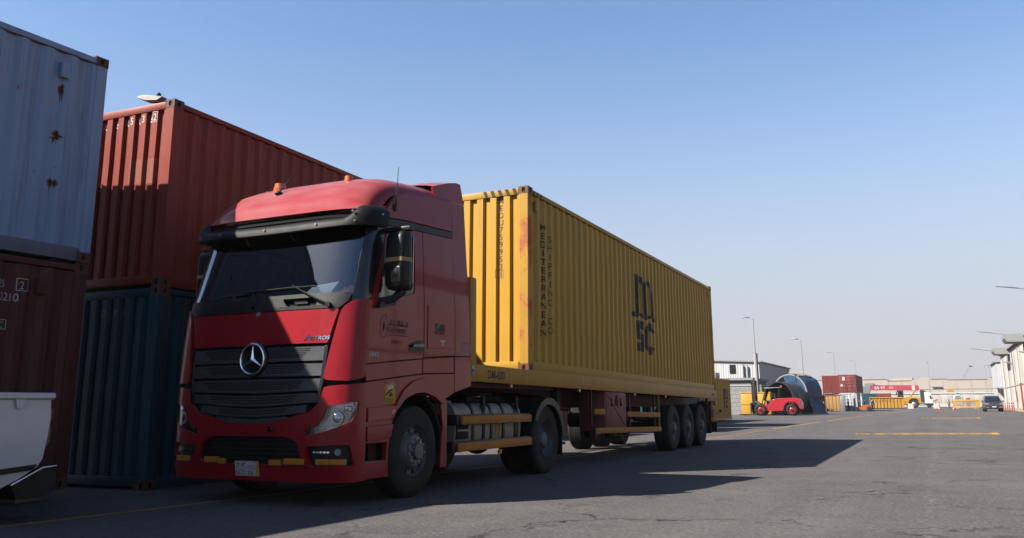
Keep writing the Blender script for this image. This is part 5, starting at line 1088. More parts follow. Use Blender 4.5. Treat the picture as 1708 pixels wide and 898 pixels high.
# ---------------------------------------------------------------- white pickup, tail in the picture
pk = empty('pickup_truck', (-2.08, -3.16, 0), R(-8)); tag(pk, 'white pickup with black side strip parked tail-first beside the containers', 'pickup')
PS = [(0.0, 1.10), (0.005, 0.92), (-0.01, 0.75), (-0.035, 0.56), (-0.075, 0.49), (-0.24, 0.385), (-0.52, 0.255), (-0.64, 0.30), (-0.70, 0.55), (-0.82, 0.70), (-1.0, 0.76), (-1.18, 0.70), (-1.30, 0.55), (-1.36, 0.28), (-2.3, 0.27), (-2.3, 1.10)]
for sx in (1, -1):
    mp = lambda u, v, w, sx=sx: ((w if sx > 0 else -1.70 - w), u, v)
    b = MB(); b.slab(PS, -0.05, 0.0, lambda u, v, w, m=mp: m(u, v, w + 0.018 * math.sin(math.pi * min(1, max(0, (v - 0.3) / 0.8))))); b.bm.verts.ensure_lookup_table(); side = b.build('bed_side', M['white'], pk, bevel=0.012)
    b = MB(); b.slab([(-0.085, 0.515), (-0.62, 0.47), (-0.62, 0.42), (-0.12, 0.462)], 0.012, 0.03, mp); b.build('side_strip', M['black'], side, bevel=0.004)
    b = MB(); b.slab([(0.02, 1.102), (-2.2, 1.102), (-2.2, 1.165), (0.02, 1.165), (0.035, 1.15), (0.035, 1.12)], -0.06, 0.025, mp); b.build('bed_rail', M['white'], pk, bevel=0.014)
    for y in (-0.28, -1.2, -2.0):
        b = MB(); b.slab([(y, 1.02), (y - 0.04, 1.02), (y - 0.06, 1.102), (y + 0.03, 1.102)], 0.012, 0.035, mp); b.build('rail_bracket', M['white'], pk)
    b = MB(); b.slab([(0.005, 0.90), (0.03, 0.90), (0.03, 1.02), (0.005, 1.02)], -0.14, -0.005, mp); b.build('tail_light', M['red_lens'], pk, bevel=0.005)
    b = MB(); b.slab([(-0.005, 0.66), (0.022, 0.70), (0.03, 0.80), (0.02, 0.88), (-0.002, 0.88)], -0.12, -0.01, mp); b.build('lamp_housing', M['canvas'], pk)
    b = MB(); b.slab([(-0.30, 0.335), (-0.03, 0.475), (0.05, 0.49), (0.105, 0.485), (0.105, 0.27), (0.03, 0.22), (-0.26, 0.21)], -0.3, 0.03, mp); bp = b.build('bumper_end', M['black'], pk, bevel=0.02)
    b = MB(); b.slab([(-0.30, 0.335), (-0.03, 0.475), (0.10, 0.487), (0.10, 0.498), (-0.035, 0.487), (-0.31, 0.345)], 0.008, 0.036, mp); b.build('bumper_trim', M['chrome'], bp, bevel=0.004)
    b = MB(); b.slab([(-2.32, 0.27), (-3.4, 0.27), (-3.42, 0.3), (-3.45, 1.02), (-2.32, 1.08)], -0.05, 0.0, mp); dd = b.build('door', M['white'], pk, bevel=0.01)
    b = MB(); b.slab([(-3.47, 0.28), (-3.62, 0.28), (-3.68, 0.55), (-3.8, 0.70), (-3.98, 0.76), (-4.16, 0.70), (-4.3, 0.55), (-4.36, 0.3), (-4.7, 0.32), (-4.78, 0.5), (-4.75, 0.82), (-3.5, 1.0)], -0.05, 0.0, mp); b.build('front_wing', M['white'], pk, bevel=0.01)
    for y in (-1.0, -3.98):
        w = MB(); w.lathe([(0.001, -0.03), (0.10, -0.03), (0.17, -0.05), (0.20, -0.02), (0.21, -0.02)], axis='X', n=28); wo_ = w.build('wheel', M['rim'], pk); w = MB(); w.lathe([(0.20, -0.03), (0.23, 0.0), (0.30, 0.0), (0.345, -0.03), (0.35, -0.07), (0.35, -0.16), (0.32, -0.2), (0.2, -0.2)], axis='X', n=32); t_ = w.build('tyre', M['rubber'], wo_)
        wo_.location = (0.0 if sx > 0 else -1.70, y, 0.35); wo_.rotation_euler = (0, 0, 0 if sx > 0 else math.pi)
b = MB(); b.bx(-1.65, -0.05, -0.05, 0.0, 0.55, 1.08, 0.01); b.build('tailgate', M['white'], pk)
b = MB(); b.bx(-1.42, -0.28, -0.02, 0.09, 0.28, 0.46, 0.02); b.build('rear_bumper', M['black'], pk)
b = MB(); b.bx(-1.65, -0.05, -2.3, -0.05, 0.55, 0.6); b.bx(-1.3, -0.4, -4.6, -0.1, 0.32, 0.55); b.build('bed_floor', M['frame'], pk, smooth=0)
b = MB(); b.slab([(-2.3, 0.9), (-3.5, 0.95), (-4.72, 0.84), (-4.72, 0.4), (-2.3, 0.4)], 0.06, 1.64, lambda u, v, w: (-w, u, v)); b.slab([(-2.32, 1.08), (-2.42, 1.62), (-2.9, 1.68), (-3.2, 1.62), (-3.62, 1.02)], 0.10, 1.60, lambda u, v, w: (-w, u, v)); b.build('cab', M['white'], pk, bevel=0.03)
b = MB(); b.slab([(-3.25, 1.57), (-3.6, 1.06), (-3.6, 1.05), (-3.24, 1.585)], 0.2, 1.5, lambda u, v, w: (-w, u - 0.02, v + 0.02)); b.slab([(-2.45, 1.12), (-2.5, 1.55), (-3.15, 1.55), (-3.45, 1.1)], 0.09, 0.095, lambda u, v, w: (-w, u, v)); b.build('window', M['glass_side'], pk)

# ---------------------------------------------------------------- street lamps
def street_lamp(x, y, h, label, arm=(-0.9, 0.0), r=0.09, thick=None, group='street lamps along the yard'):
    t = empty('street_lamp', (x, y, 0)); b = MB()
    b.cyl((0, 0, 0), (0, 0, h), r, r * 0.5, 12); b.bx(-r * 2, r * 2, -r * 2, r * 2, 0, 0.05); b.build('pole', M['galv_light'], t)
    if thick:
        b = MB(); b.cyl((0.02, 0, 0), (0.02, 0, thick), 0.19, 0.17, 14); b.tube([(0, 0, thick - 0.02), (-0.05, 0, thick + 0.1), (-0.28, 0, thick + 0.12)], 0.05, 8); b.build('lower_pole', M['galv_light'], t)
        b = MB(); b.tube([(0.21, -0.05, 0), (0.2, -0.05, thick)], 0.05, 6); b.build('conduit', M['frame'], t)
    ax, ay = arm; b = MB(); b.tube([(0, 0, h - 0.08), (ax * 0.35, ay * 0.35, h + 0.08), (ax * 0.6, ay * 0.6, h + 0.12)], 0.035, 8); b.build('arm', M['galv_light'], t)
    b = MB(); k = Vector((ax, ay, 0)).normalized(); b.box((ax * 0.85, ay * 0.85, h + 0.15), (0.75, 0.26, 0.09), 0.03, Matrix.Rotation(math.atan2(ay, ax), 3, 'Z')); b.build('lamp_head', M['galv'], t)
    tag(t, label, 'street lamp', group); return t
street_lamp(-10.55, 78.9, 9.4, 'street lamp with thick lower pole behind the yellow bins', thick=6.0)
street_lamp(-8.0, 93.0, 8.1, 'street lamp rising just behind the blue wrapped drum', arm=(-0.85, 0.1))
street_lamp(-11.35, 160, 10.2, 'street lamp sticking up behind the left red container', arm=(-1.0, 0.1))
street_lamp(-10.9, 200, 10.4, 'street lamp rising behind the right red container', arm=(-1.1, 0.1))
street_lamp(14.8, 292, 7.9, 'short lamp post beyond the far white wall', arm=(0.8, 0.1))
for x, y, h, l in ((3.4, 250, 11.8, 'tall bare mast behind the white truck cab'), (16.9, 252, 10.6, 'thin mast left of the white end building'), (18.0, 258, 10.8, 'faint thin mast nearest the white end building')):
    t = empty('mast', (x, y, 0)); b = MB(); b.cyl((0, 0, 0), (0, 0, h), 0.10, 0.045, 10); b.build('pole', M['galv_light'], t); b = MB(); b.box((0, 0, h + 0.06), (0.3, 0.12, 0.12), 0.02); b.build('mast_head', M['frame'], t); tag(t, l, 'mast', 'thin masts in the distance')

# ---------------------------------------------------------------- left background: block wall, shed, white building
bw = empty('block_wall', (-26.6, 79.5, 0)); b = MB(); random.seed(3)
for r in range(7):
    for c in range(39):
        x = c * 0.42 + (0.21 if r % 2 else 0); q = random.uniform(-0.006, 0.006); b.bx(x + 0.008, x + 0.412, q, 0.25, r * 0.40 + 0.008, r * 0.40 + 0.392)
o = b.build('block', M['cblock'], bw, smooth=0); o['kind'] = 'stuff'
b = MB(); b.bx(0, 16.4, 0.03, 0.2, 0, 2.79); b.build('mortar', M['concrete'], bw, smooth=0)
b = MB(); b.bx(-0.1, 16.7, -0.05, 0.3, 2.80, 2.90); b.build('coping', M['concrete'], bw, smooth=0); tag(bw, 'grey concrete block wall behind the yellow container', 'wall')
sd = empty('low_shed', (-32.6, 84, 0)); b = MB(); b.bx(0, 20.5, 0, 9, 0, 3.5); b.build('wall', M['cblock'], sd, smooth=0); b = MB(); b.bx(-0.2, 20.8, -0.3, 9.2, 3.5, 3.75); b.build('roof', M['roofgrey'], sd, smooth=0)
b = MB(); b.bx(14.9, 17.0, -0.6, 1.4, 3.75, 4.35, 0.02); b.build('roof_unit', M['white_dull'], sd); tag(sd, 'low grey flat roofed shed behind the block wall', 'shed')
def clad_building(name, x0, x1, y0, y1, h0, h1, mat, label, cat='building', step=1.0, faces='fl', roof=M['roofgrey']):
    """sheet-clad hall; wall sheets one by one on the faces that are seen"""
    t = empty(name, (x0, y0, 0)); W, D = x1 - x0, y1 - y0
    b = MB(); b.bx(0.06, W - 0.06, 0.06, D - 0.06, 0, min(h0, h1) - 0.05); b.build('core', mat, t, smooth=0)
    def sheetbox(u0, u1, z1a, z1b, f):
        n = max(2, int((u1 - u0) / 0.25)); V = []
        for i in range(2 * n + 1):
            u = lerp(u0, u1, i / (2 * n)); d = 0.0 if i % 2 else 0.035
            for z in (0.0, lerp(z1a, z1b, i / (2 * n))): V.append(f(u, z, d))
        k = MB(); k.fixn = False; k._add(V, [(2 * i, 2 * i + 2, 2 * i + 3, 2 * i + 1) for i in range(2 * n)]); return k
    if 'f' in faces:
        n = max(1, round(W / step))
        for i in range(n):
            u0, u1 = W * i / n, W * (i + 1) / n; sheetbox(u0 + 0.012, u1 - 0.012, lerp(h0, h1, i / n), lerp(h0, h1, (i + 1) / n), lambda u, z, d: (u, -d, z)).build('wall_sheet', mat, t, smooth=0)
    for c, X, sg in (('l', 0, -1), ('r', W, 1)):
        if c in faces:
            n = max(1, round(D / step))
            for i in range(n):
                u0, u1 = D * i / n, D * (i + 1) / n; hh = h0 if c == 'l' else h1
                sheetbox(u0 + 0.012, u1 - 0.012, hh, hh, lambda u, z, d, X=X, sg=sg: (X + sg * d, u, z)).build('wall_sheet', mat, t, smooth=0)
    b = MB(); b._add([(-0.3, -0.3, h0), (W + 0.3, -0.3, h1), (W + 0.3, D + 0.3, h1), (-0.3, D + 0.3, h0), (-0.3, -0.3, h0 + 0.15), (W + 0.3, -0.3, h1 + 0.15), (W + 0.3, D + 0.3, h1 + 0.15), (-0.3, D + 0.3, h0 + 0.15)], [(0, 3, 2, 1), (4, 5, 6, 7), (0, 1, 5, 4), (1, 2, 6, 5), (2, 3, 7, 6), (3, 0, 4, 7)]); b.build('roof', roof, t, smooth=0)
    tag(t, label, cat); return t
wb_ = clad_building('warehouse', -48, -16.7, 115, 142, 8.3, 6.75, M['clad_cool'], 'white sheet clad hall with grey shaded end behind the forklift', faces='fr')
b = MB(); b.bx(27.2, 28.0, -0.12, -0.05, 5.3, 6.5); b.build('opening', M['void'], wb_, smooth=0)
for x, z1 in ((29.1, 6.3), (29.7, 6.2)): b = MB(); b.tube([(x, -0.2, 3.4), (x, -0.2, z1), (x - 0.1, 0.0, z1 + 0.15)], 0.13, 8); b.build('vent_pipe', M['galv'], wb_)
for x, w_ in ((-11.72, 1.38), (-10.3, 1.35)):
    t = empty('steel_bin', (x, 76.6, 0)); b = MB(); b.bx(0, w_, 0, 1.6, 0.08, 2.12, 0.02); b.build('shell', M['barrier'], t); b = MB(); b.bx(-0.04, w_ + 0.04, -0.04, 0.0, 1.0, 1.06); b.bx(-0.04, w_ + 0.04, -0.04, 0.04, 2.06, 2.16); b.build('rim', M['barrier'], t, smooth=0)
    b = MB(); b.bx(0.1, 0.3, 0.1, 1.5, 0, 0.08); b.bx(w_ - 0.3, w_ - 0.1, 0.1, 1.5, 0, 0.08); b.build('skid', M['frame'], t, smooth=0)
    tag(t, 'plain yellow steel bin left of the forklift mast' if x < -11 else 'yellow steel bin behind the forklift mast', 'bin', 'yellow steel bins')

# ---------------------------------------------------------------- forklifts (mast towards -x)
def forklift(col, label, loc, k, wheel_col):
    t = empty('forklift', loc); P = lambda u, v, w: (u * k, w * k, v * k)
    b = MB(); b.slab([(-0.15, 0.55), (0.45, 0.42), (2.0, 0.42), (2.15, 0.9), (2.45, 1.12), (3.05, 1.1), (3.3, 0.95), (3.45, 0.62), (3.6, 0.55), (3.62, 1.1), (3.42, 1.5), (3.05, 1.58), (1.55, 1.55), (1.0, 1.35), (0.85, 1.0), (0.2, 1.0), (-0.1, 0.95)], -0.72, 0.72, P); b.build('body', M[col], t, bevel=0.06 * k)
    b = MB(); b.slab([(2.05, 0.55), (2.2, 1.02), (2.5, 1.22), (3.1, 1.2), (3.1, 1.3), (2.45, 1.32), (2.1, 1.08), (1.93, 0.55)], -0.78, 0.78, P); b.build('wheel_guard', M[col], t, bevel=0.03 * k)
    b = MB(); b.bx(0.5 * k, 1.4 * k, -0.35 * k, 0.35 * k, 1.0 * k, 1.35 * k, 0.03 * k); b.box((1.25 * k, 0, 1.7 * k), (0.14 * k, 0.6 * k, 0.7 * k), 0.03 * k); b.build('seat', M['interior'], t)
    b = MB(); b.tube([P(0.55, 1.0, 0), P(0.35, 1.75, 0)], 0.04 * k, 6); b.lathe([(0.2 * k + 0.02 * k * math.cos(a), 0.02 * k * math.sin(a)) for a in [R(60 * i) for i in range(7)]], (0.36 * k, 0, 1.8 * k), 'Z', 16); b.build('steering', M['frame'], t)
    for s in (-0.66, 0.66):
        b = MB(); b.tube([P(0.15, 1.0, s), P(0.3, 1.6, s), P(0.62, 2.42, s)], 0.05 * k, 6); b.tube([P(1.72, 1.5, s), P(1.72, 2.45, s)], 0.06 * k, 6); b.build('cab_post', M['black'], t)
    b = MB(); b.slab([(0.45, 2.42), (1.85, 2.48), (1.85, 2.55), (0.42, 2.5)], -0.72, 0.72, P); b.build('overhead_guard', M['galv'], t, bevel=0.02 * k)
    b = MB(); b.slab([(0.3, 1.35), (0.66, 2.4), (0.64, 2.41), (0.28, 1.36)], -0.6, 0.6, P); b.build('windscreen', M['glass_side'], t)
    for s in (-0.42, 0.42):
        b = MB(); b.bx(-0.62 * k, -0.42 * k, (s - 0.07) * k, (s + 0.07) * k, 0.2 * k, 3.2 * k, 0.01 * k); b.bx(-0.78 * k, -0.64 * k, (s * 0.75 - 0.06) * k, (s * 0.75 + 0.06) * k, 0.15 * k, 2.9 * k); b.build('mast_rail', M['frame'], t)
    b = MB(); b.bx(-0.75 * k, -0.45 * k, -0.42 * k, 0.42 * k, 3.05 * k, 3.2 * k); b.bx(-0.75 * k, -0.5 * k, -0.42 * k, 0.42 * k, 1.7 * k, 1.82 * k); b.bx(-0.9 * k, -0.78 * k, -0.75 * k, 0.75 * k, 0.35 * k, 1.15 * k); b.cyl(P(-0.6, 0.3, 0.12), P(-0.6, 2.8, 0.12), 0.07 * k, n=8); b.build('mast_carriage', M['frame'], t, smooth=0)
    for s in (-0.45, 0.45): b = MB(); b.bx(-2.0 * k, -0.88 * k, (s - 0.08) * k, (s + 0.08) * k, 0.08 * k, 0.14 * k); b.bx(-0.95 * k, -0.88 * k, (s - 0.08) * k, (s + 0.08) * k, 0.14 * k, 0.9 * k); b.build('fork', M['frame'], t, smooth=0)
    b = MB(); b.tube([P(-0.5, 1.3, 0.5), P(0.1, 0.9, 0.5)], 0.05 * k, 6); b.tube([P(-0.5, 1.3, -0.5), P(0.1, 0.9, -0.5)], 0.05 * k, 6); b.build('tilt_ram', M['galv'], t)
    b = MB(); b.cyl(P(1.75, 2.55, 0.5), P(1.75, 2.72, 0.5), 0.06 * k); b.build('beacon', M['amber'], t)
    for x, r in ((0.0, 0.53), (2.76, 0.50)):
        for s in (1, -1):
            w = MB(); w.lathe([(0.001, 0.03), (0.08, 0.03), (0.1, 0.0), (0.24, -0.06), (0.27, -0.02), (0.29, -0.02)], (0, 0, 0), 'Y', 22); wo_ = w.build('wheel', M[wheel_col], t)
            w = MB(); w.lathe([(0.28, -0.03), (0.32, 0.02), (r - 0.08, 0.02), (r, -0.03), (r, -0.28), (r - 0.08, -0.33), (0.28, -0.3)], (0, 0, 0), 'Y', 28); w.build('tyre', M['rubber'], wo_)
            w = MB(); w.cyl((0, 0.03, 0), (0, 0.06, 0), 0.12, n=12); w.build('hub', M['frame'], wo_)
            wo_.scale = (k, k, k); wo_.location = (x * k, -s * 0.88 * k, r * k); wo_.rotation_euler = (0, 0, math.pi if s > 0 else 0)
    tag(t, label, 'forklift'); return t
forklift('fork_red', 'big red forklift with raised black mast beside the black drum', (-9.33, 74.0, 0), 1.0, 'fork_red')
forklift('fork_orange', 'small orange forklift facing the white container door', (-4.75, 119.5, 0), 0.56, 'frame')

# ---------------------------------------------------------------- steel drums
t = empty('steel_drum', (-8.6, 79.2, 0), R(-24)); b = MB()
b.lathe([(1.50, 0.0), (1.60, 0.0), (1.60, 0.12), (1.54, 0.12), (1.54, 0.9), (1.60, 0.95), (1.60, 1.05), (1.54, 1.1), (1.54, 2.2), (1.60, 2.2), (1.60, 2.35), (1.48, 2.35), (1.48, 0.0), (1.50, 0.0)], (0, 0, 1.6), 'Y', 48); b.build('shell', plain('drum_black', (0.03, 0.03, 0.033), 0.35, var=0.3, metal=0.3), t)
b = MB(); b.lathe([(0.001, 2.0), (1.48, 2.0)], (0, 0, 1.6), 'Y', 32)
for a in range(6): b.bx(-0.06, 0.06, 1.85, 1.98, 0.2, 3.0) if a == 0 else b.box((0, 1.9, 1.6), (0.1, 0.1, 2.8), 0, Matrix.Rotation(R(30 * a), 3, 'Y'))
b.build('end_plate', M['frame'], t); b = MB(); b.bx(-1.0, -0.7, 0.2, 2.2, 0.0, 0.3); b.bx(0.7, 1.0, 0.2, 2.2, 0.0, 0.3); b.build('chock', M['wood'], t, smooth=0)
tag(t, 'large open black steel drum lying behind the red forklift', 'drum')
t = empty('wrapped_drum', (-8.05, 82.5, 0), R(-24)); random.seed(12)
def wrapped(a0, a1, r0, amp, sd_, n=34, y0=0.0, y1=2.6):
    b = MB(); V = []; m = 10
    for i in range(n + 1):
        a = R(lerp(a0, a1, i / n))
        for j in range(m + 1):
            y = lerp(y0, y1, j / m); rr = r0 + amp * noise.noise(Vector((math.cos(a) * 3.1, y * 2.2, math.sin(a) * 3.1 + sd_)))
            V.append((rr * math.cos(a), y, 2.02 + rr * math.sin(a)))
    b._add(V, [(i * (m + 1) + j, (i + 1) * (m + 1) + j, (i + 1) * (m + 1) + j + 1, i * (m + 1) + j + 1) for i in range(n) for j in range(m)]); b.fixn = False; return b
b = MB(); b.lathe([(1.85, 0.0), (2.0, 0.0), (2.0, 0.08), (1.9, 0.1), (1.9, 2.5), (2.0, 2.5), (1.85, 2.6), (1.85, 0)], (0, 0, 2.02), 'Y', 48); b.build('shell', M['galv'], t)
wrapped(-75, 60, 2.03, 0.13, 3).build('tarpaulin', M['tarp'], t, smooth=30); wrapped(58, 118, 2.06, 0.16, 8).build('canvas_cover', M['canvas'], t, smooth=30); wrapped(117, 200, 2.01, 0.10, 5).build('tarpaulin', M['tarp'], t, smooth=30)
b = MB(); V = [(0, 0.03, 2.02)]
for i in range(41): a = R(lerp(-80, 110, i / 40)); V.append((1.9 * math.cos(a), 0.05 + 0.05 * noise.noise(Vector((i * 0.4, 1, 2))), 2.02 + 1.9 * math.sin(a)))
b._add(V, [(0, i, i + 1) for i in range(1, 41)]); b.build('tarpaulin', M['tarp'], t, smooth=0)
for a in (5, -20, -42): b = MB(); b.tube([(0.9 * math.cos(R(a)), -0.03, 2.02 + 0.9 * math.sin(R(a))), (1.95 * math.cos(R(a - 8)), -0.04, 2.02 + 1.95 * math.sin(R(a - 8)))], 0.03, 6); b.build('rope', plain('pale_blue_strap', (0.25, 0.45, 0.75), 0.6), t)
b = MB(); V = []
for i in range(9):
    for j in range(5): a = i / 8; V.append((1.75 + 0.55 * (1 - a) ** 1.0 + 0.25 * noise.noise(Vector((i * .7, j * .9, 2))) + 0.35 * (1 - a), 0.1 + 0.6 * j, 2.0 * a))
b._add(V, [(i * 5 + j, (i + 1) * 5 + j, (i + 1) * 5 + j + 1, i * 5 + j + 1) for i in range(8) for j in range(4)]); b.build('tarpaulin_skirt', M['tarp'], t, smooth=30)
b = MB(); b.bx(-1.2, -0.8, 0.2, 2.4, 0.0, 0.2); b.bx(0.8, 1.2, 0.2, 2.4, 0.0, 0.2); b.build('chock', M['wood'], t, smooth=0)
tag(t, 'bigger drum wrapped in blue and beige tarpaulin behind the black one', 'drum')

# ---------------------------------------------------------------- brown sheds, grey box, pallets, containers
def sheet_box(name, x0, x1, y0, y1, h, mat, label, cat):
    t = empty(name, (x0, y0, 0)); W, D = x1 - x0, y1 - y0; b = MB(); b.bx(0.03, W - 0.03, 0.03, D, 0.02, h - 0.04); b.build('core', mat, t, smooth=0)
    n = max(2, round(W / 0.55))
    for i in range(n): b = MB(); b.bx(W * i / n + 0.02, W * (i + 1) / n - 0.02, -0.03 - 0.02 * (i % 2), 0.028, 0.05, h - 0.1, 0.01); b.build('panel', mat, t)
    b = MB(); b.bx(-0.05, W + 0.05, -0.08, D + 0.05, h - 0.09, h); b.build('top_frame', M['crust'], t, smooth=0); b = MB(); b.bx(-0.02, 0.08, -0.07, 0.02, 0, h - 0.1); b.bx(W - 0.08, W + 0.02, -0.07, 0.02, 0, h - 0.1); b.build('post', M['crust'], t, smooth=0)
    tag(t, label, cat); return t
sheet_box('steel_box', -10.9, -8.95, 120.5, 126, 2.15, M['crust'], 'rusty orange steel box right of the blue tarpaulin', 'steel box')
tan = sheet_box('steel_box', -8.8, -6.85, 119.2, 125, 2.18, M['ctan'], 'tan panelled steel box behind the wooden pallets', 'steel box')
b = MB(); b.bx(1.97, 2.55, -0.3, 0.0, 0.0, 2.1, 0.01); b.build('side_screen', M['galv'], tan)
t = empty('sheet_stack', (-11.1, 119.8, 0)); b = MB(); b.box((1.7, 0.6, 2.36), (3.3, 2.6, 0.06), 0, Matrix.Rotation(R(-3), 3, 'Y')); b.build('sheet', M['galv_light'], t); b = MB(); b.box((3.2, 1.6, 2.32), (2.6, 3, 0.05), 0, Matrix.Rotation(R(3), 3, 'Y')); b.build('sheet', M['roofgrey'], t); b = MB(); b.box((4.7, 1.6, 2.27), (1.6, 3, 0.05), 0, Matrix.Rotation(R(-2), 3, 'Y')); b.build('sheet', M['galv_light'], t); b = MB(); b.bx(0.6, 0.75, 0.8, 2.4, 2.15, 2.3); b.bx(3.6, 3.75, 0.8, 2.4, 2.18, 2.28); b.build('batten', M['wood'], t); tag(t, 'loose pale roofing sheets lying across the brown boxes', 'sheets')
t = empty('machine_crate', (-9.65, 114.2, 0)); b = MB(); b.bx(0.55, 1.1, 0, 1.0, 0.1, 1.22, 0.02); b.build('cabinet', M['concrete'], t); b = MB(); b.bx(0.05, 0.5, 0.1, 1.0, 0.1, 0.95, 0.02); b.build('motor', M['frame'], t); b = MB(); b.bx(-0.3, 1.15, -0.05, 1.1, 0.0, 0.1); b.build('base', M['galv_light'], t); b = MB(); b.bx(1.12, 1.22, -0.08, 0.02, 0, 1.28); b.build('post', M['white_dull'], t); b = MB(); b.box((0.35, 0.4, 1.2), (0.9, 0.8, 0.05), 0, Matrix.Rotation(R(4), 3, 'Y')); b.build('cover', M['white_dull'], t); tag(t, 'grey machine cabinet on a pale base in front of the brown boxes', 'machine')
random.seed(4)
for k, (x, z, rz) in enumerate(((-8.2, 0, 0.1), (-8.1, 0.15, -0.15), (-7.7, 0.29, 0.2))):
    t = empty('pallet', (x, 115.6, z), rz)
    for i in range(6): b = MB(); b.bx(-0.55, 0.55, -0.5 + i * 0.18, -0.38 + i * 0.18, 0.115, 0.14); b.build('board', M['wood'], t, smooth=0)
    for i in range(3): b = MB(); b.bx(-0.55 + i * 0.5, -0.45 + i * 0.5, -0.5, 0.52, 0.0, 0.114); b.build('bearer', M['wood'], t, smooth=0)
    tag(t, ('wooden pallet flat on the ground at the bottom of the pile', 'wooden pallet in the middle of the low pile', 'wooden pallet on top of the low pile')[k], 'pallet', 'pallets by the tan box')
def far_box(x, y, z, mat, label, rz=0.0, L=6.058):
    C_ = container('shipping_container', L, 2.591, M[mat], detail=False, seed=int(x * 3 + z * 7) % 50); c = C_['root']; c.location = (x, y, z); c.rotation_euler = (0, 0, rz); tag(c, label, 'container'); return C_
M['cred_far'] = box_paint('container_maroon', (0.24, 0.045, 0.042), rust=0.1, fade=0.35, fadecol=(0.42, 0.16, 0.14), grime=0.25)
far_box(-8.85, 128.3, 2.56, 'cred_far', 'faded red container with plain ribbed end, left of the upper pair')
rr_ = far_box(-6.42, 126.3 + 12.192, 2.6, 'cred_far', 'faded red container showing its doors, right of the upper pair', math.pi, 12.192)
b = MB(); b.bx(0.25, 0.6, 12.20, 12.215, 1.75, 2.25); b.build('placard', M['letter_white'], rr_['root'], smooth=0); b = MB(); b.slab(oval(0.75, 1.05, 0.16, 0.16), 12.20, 12.21, lambda u, v, w: (u, w, v)); b.build('mark', M['letter_white'], rr_['root'], smooth=0)
far_box(-6.45, 126.2 + 6.058, 0, 'cwhite', 'white container with doors under the right red one', math.pi)
far_box(-8.95, 128.3, -0.03, 'cbrown', 'brown container hidden under the left red one')
far_box(-6.75, 196.0, 0.62, 'cblue', 'blue grey container top showing above the yellow skip', R(90), 2.9); far_box(-3.9, 196.0, 0.62, 'cred_far', 'pinkish red container top showing above the yellow skip', R(90), 2.9)
for x, n_ in ((-8.0, 'blue grey'), (-5.2, 'pinkish red')):
    t = empty('support_block', (x, 196.2, 0)); b = MB(); b.bx(-1.2, 1.2, -1.0, 1.0, 0, 0.62, 0.02); b.build('block', M['concrete'], t); tag(t, 'concrete plinth under the %s container' % n_, 'block')

# skip with lettering
t = empty('skip_bin', (-7.6, 186.5, 0)); L_ = 6.4; b = MB(); b.slab([(0, 0.15), (L_, 0.15), (L_, 2.25), (0, 2.25)], 0, 2.3, lambda u, v, w: (u, w, v)); b.build('shell', M['mach_yellow'], t, smooth=0)
for i in range(11): b = MB(); b.bx(i * L_ / 10 - 0.05, i * L_ / 10 + 0.05, -0.14, -0.002, 0.15, 2.15); b.build('rib', M['mach_yellow'], t, smooth=0)
b = MB(); b.bx(-0.05, L_ + 0.05, -0.16, 0.0, 2.15, 2.32); b.build('rim', M['mach_yellow'], t, smooth=0); b = MB(); b.bx(0, L_, -0.02, 2.2, 0, 0.149); b.build('skid', M['frame'], t, smooth=0)
for i, ch in enumerate('KANDOZ'): b = MB(); b.text(ch, 0.72, 0.006, lambda u, v, w: (u, -w - 0.003, v), sx=0.85, bold=0.02, align='CENTER', o=((i + 2.5) * L_ / 10 - 0.32, 1.35)); b.build('lettering', M['letter_black'], t, smooth=0)
tag(t, 'long yellow ribbed skip with a row of black letters', 'skip')

# reach stacker
t = empty('reach_stacker', (0, 205, 0)); P = lambda u, v, w: (u, w, v)
b = MB(); b.slab([(-7.0, 0.9), (1.5, 0.9), (1.7, 1.4), (1.6, 2.0), (0.9, 2.5), (-1.2, 2.5), (-1.7, 2.2), (-7.0, 2.0)], -1.2, 1.2, P); b.build('chassis', M['mach_yellow'], t, bevel=0.05)
b = MB(); b.slab([(-0.9, 0.9), (-0.6, 1.75), (-0.1, 2.1), (0.7, 2.1), (1.2, 1.75), (1.4, 1.0), (1.75, 1.0), (1.75, 2.25), (-1.6, 2.25), (-1.3, 0.9)], -1.75, -1.2, P); b.build('fender', M['mach_yellow'], t, bevel=0.04)
bm_ = MB(); bm_.slab([(-8.3, 4.05), (1.35, 3.85), (1.5, 4.3), (1.45, 5.0), (-8.5, 5.15)], -0.5, 0.5, P); bo = bm_.build('boom', M['boom'], t, bevel=0.04)
b = MB(); b.text('SANY', 0.85, 0.0, lambda u, v, w: (u, -0.51, v), sx=1.05, bold=0.02, o=(-7.6, 4.25)); b.text('555', 0.7, 0.0, lambda u, v, w: (u, -0.51, v), sx=0.9, o=(-4.6, 4.3)); b.build('lettering', M['letter_white'], bo, smooth=0)
b = MB(); b.bx(0.1, 0.7, -0.505, -0.5, 3.95, 4.95); b.build('boom_plate', M['white_dull'], bo, smooth=0)
b = MB(); b.slab([(-3.0, 2.3), (-1.7, 2.3), (-1.7, 3.85), (-2.7, 3.9)], -1.5, -0.6, P); b.build('cab', M['dgrey'], t, bevel=0.05); b = MB(); b.slab([(-2.8, 2.9), (-1.85, 2.9), (-1.85, 3.7), (-2.6, 3.7)], -1.52, -1.505, P); b.build('cab_window', M['glass_side'], t)
for s in (-0.75, 0.75): b = MB(); b.cyl((-0.6, s, 2.2), (0.25, s, 3.3), 0.17); b.cyl((0.25, s, 3.3), (0.8, s, 4.0), 0.11); b.build('lift_ram', M['mach_yellow'], t)
b = MB(); b.cyl((-3.3, 0.55, 3.0), (-2.6, 0.55, 4.4), 0.12); b.build('tilt_ram', M['frame'], t)
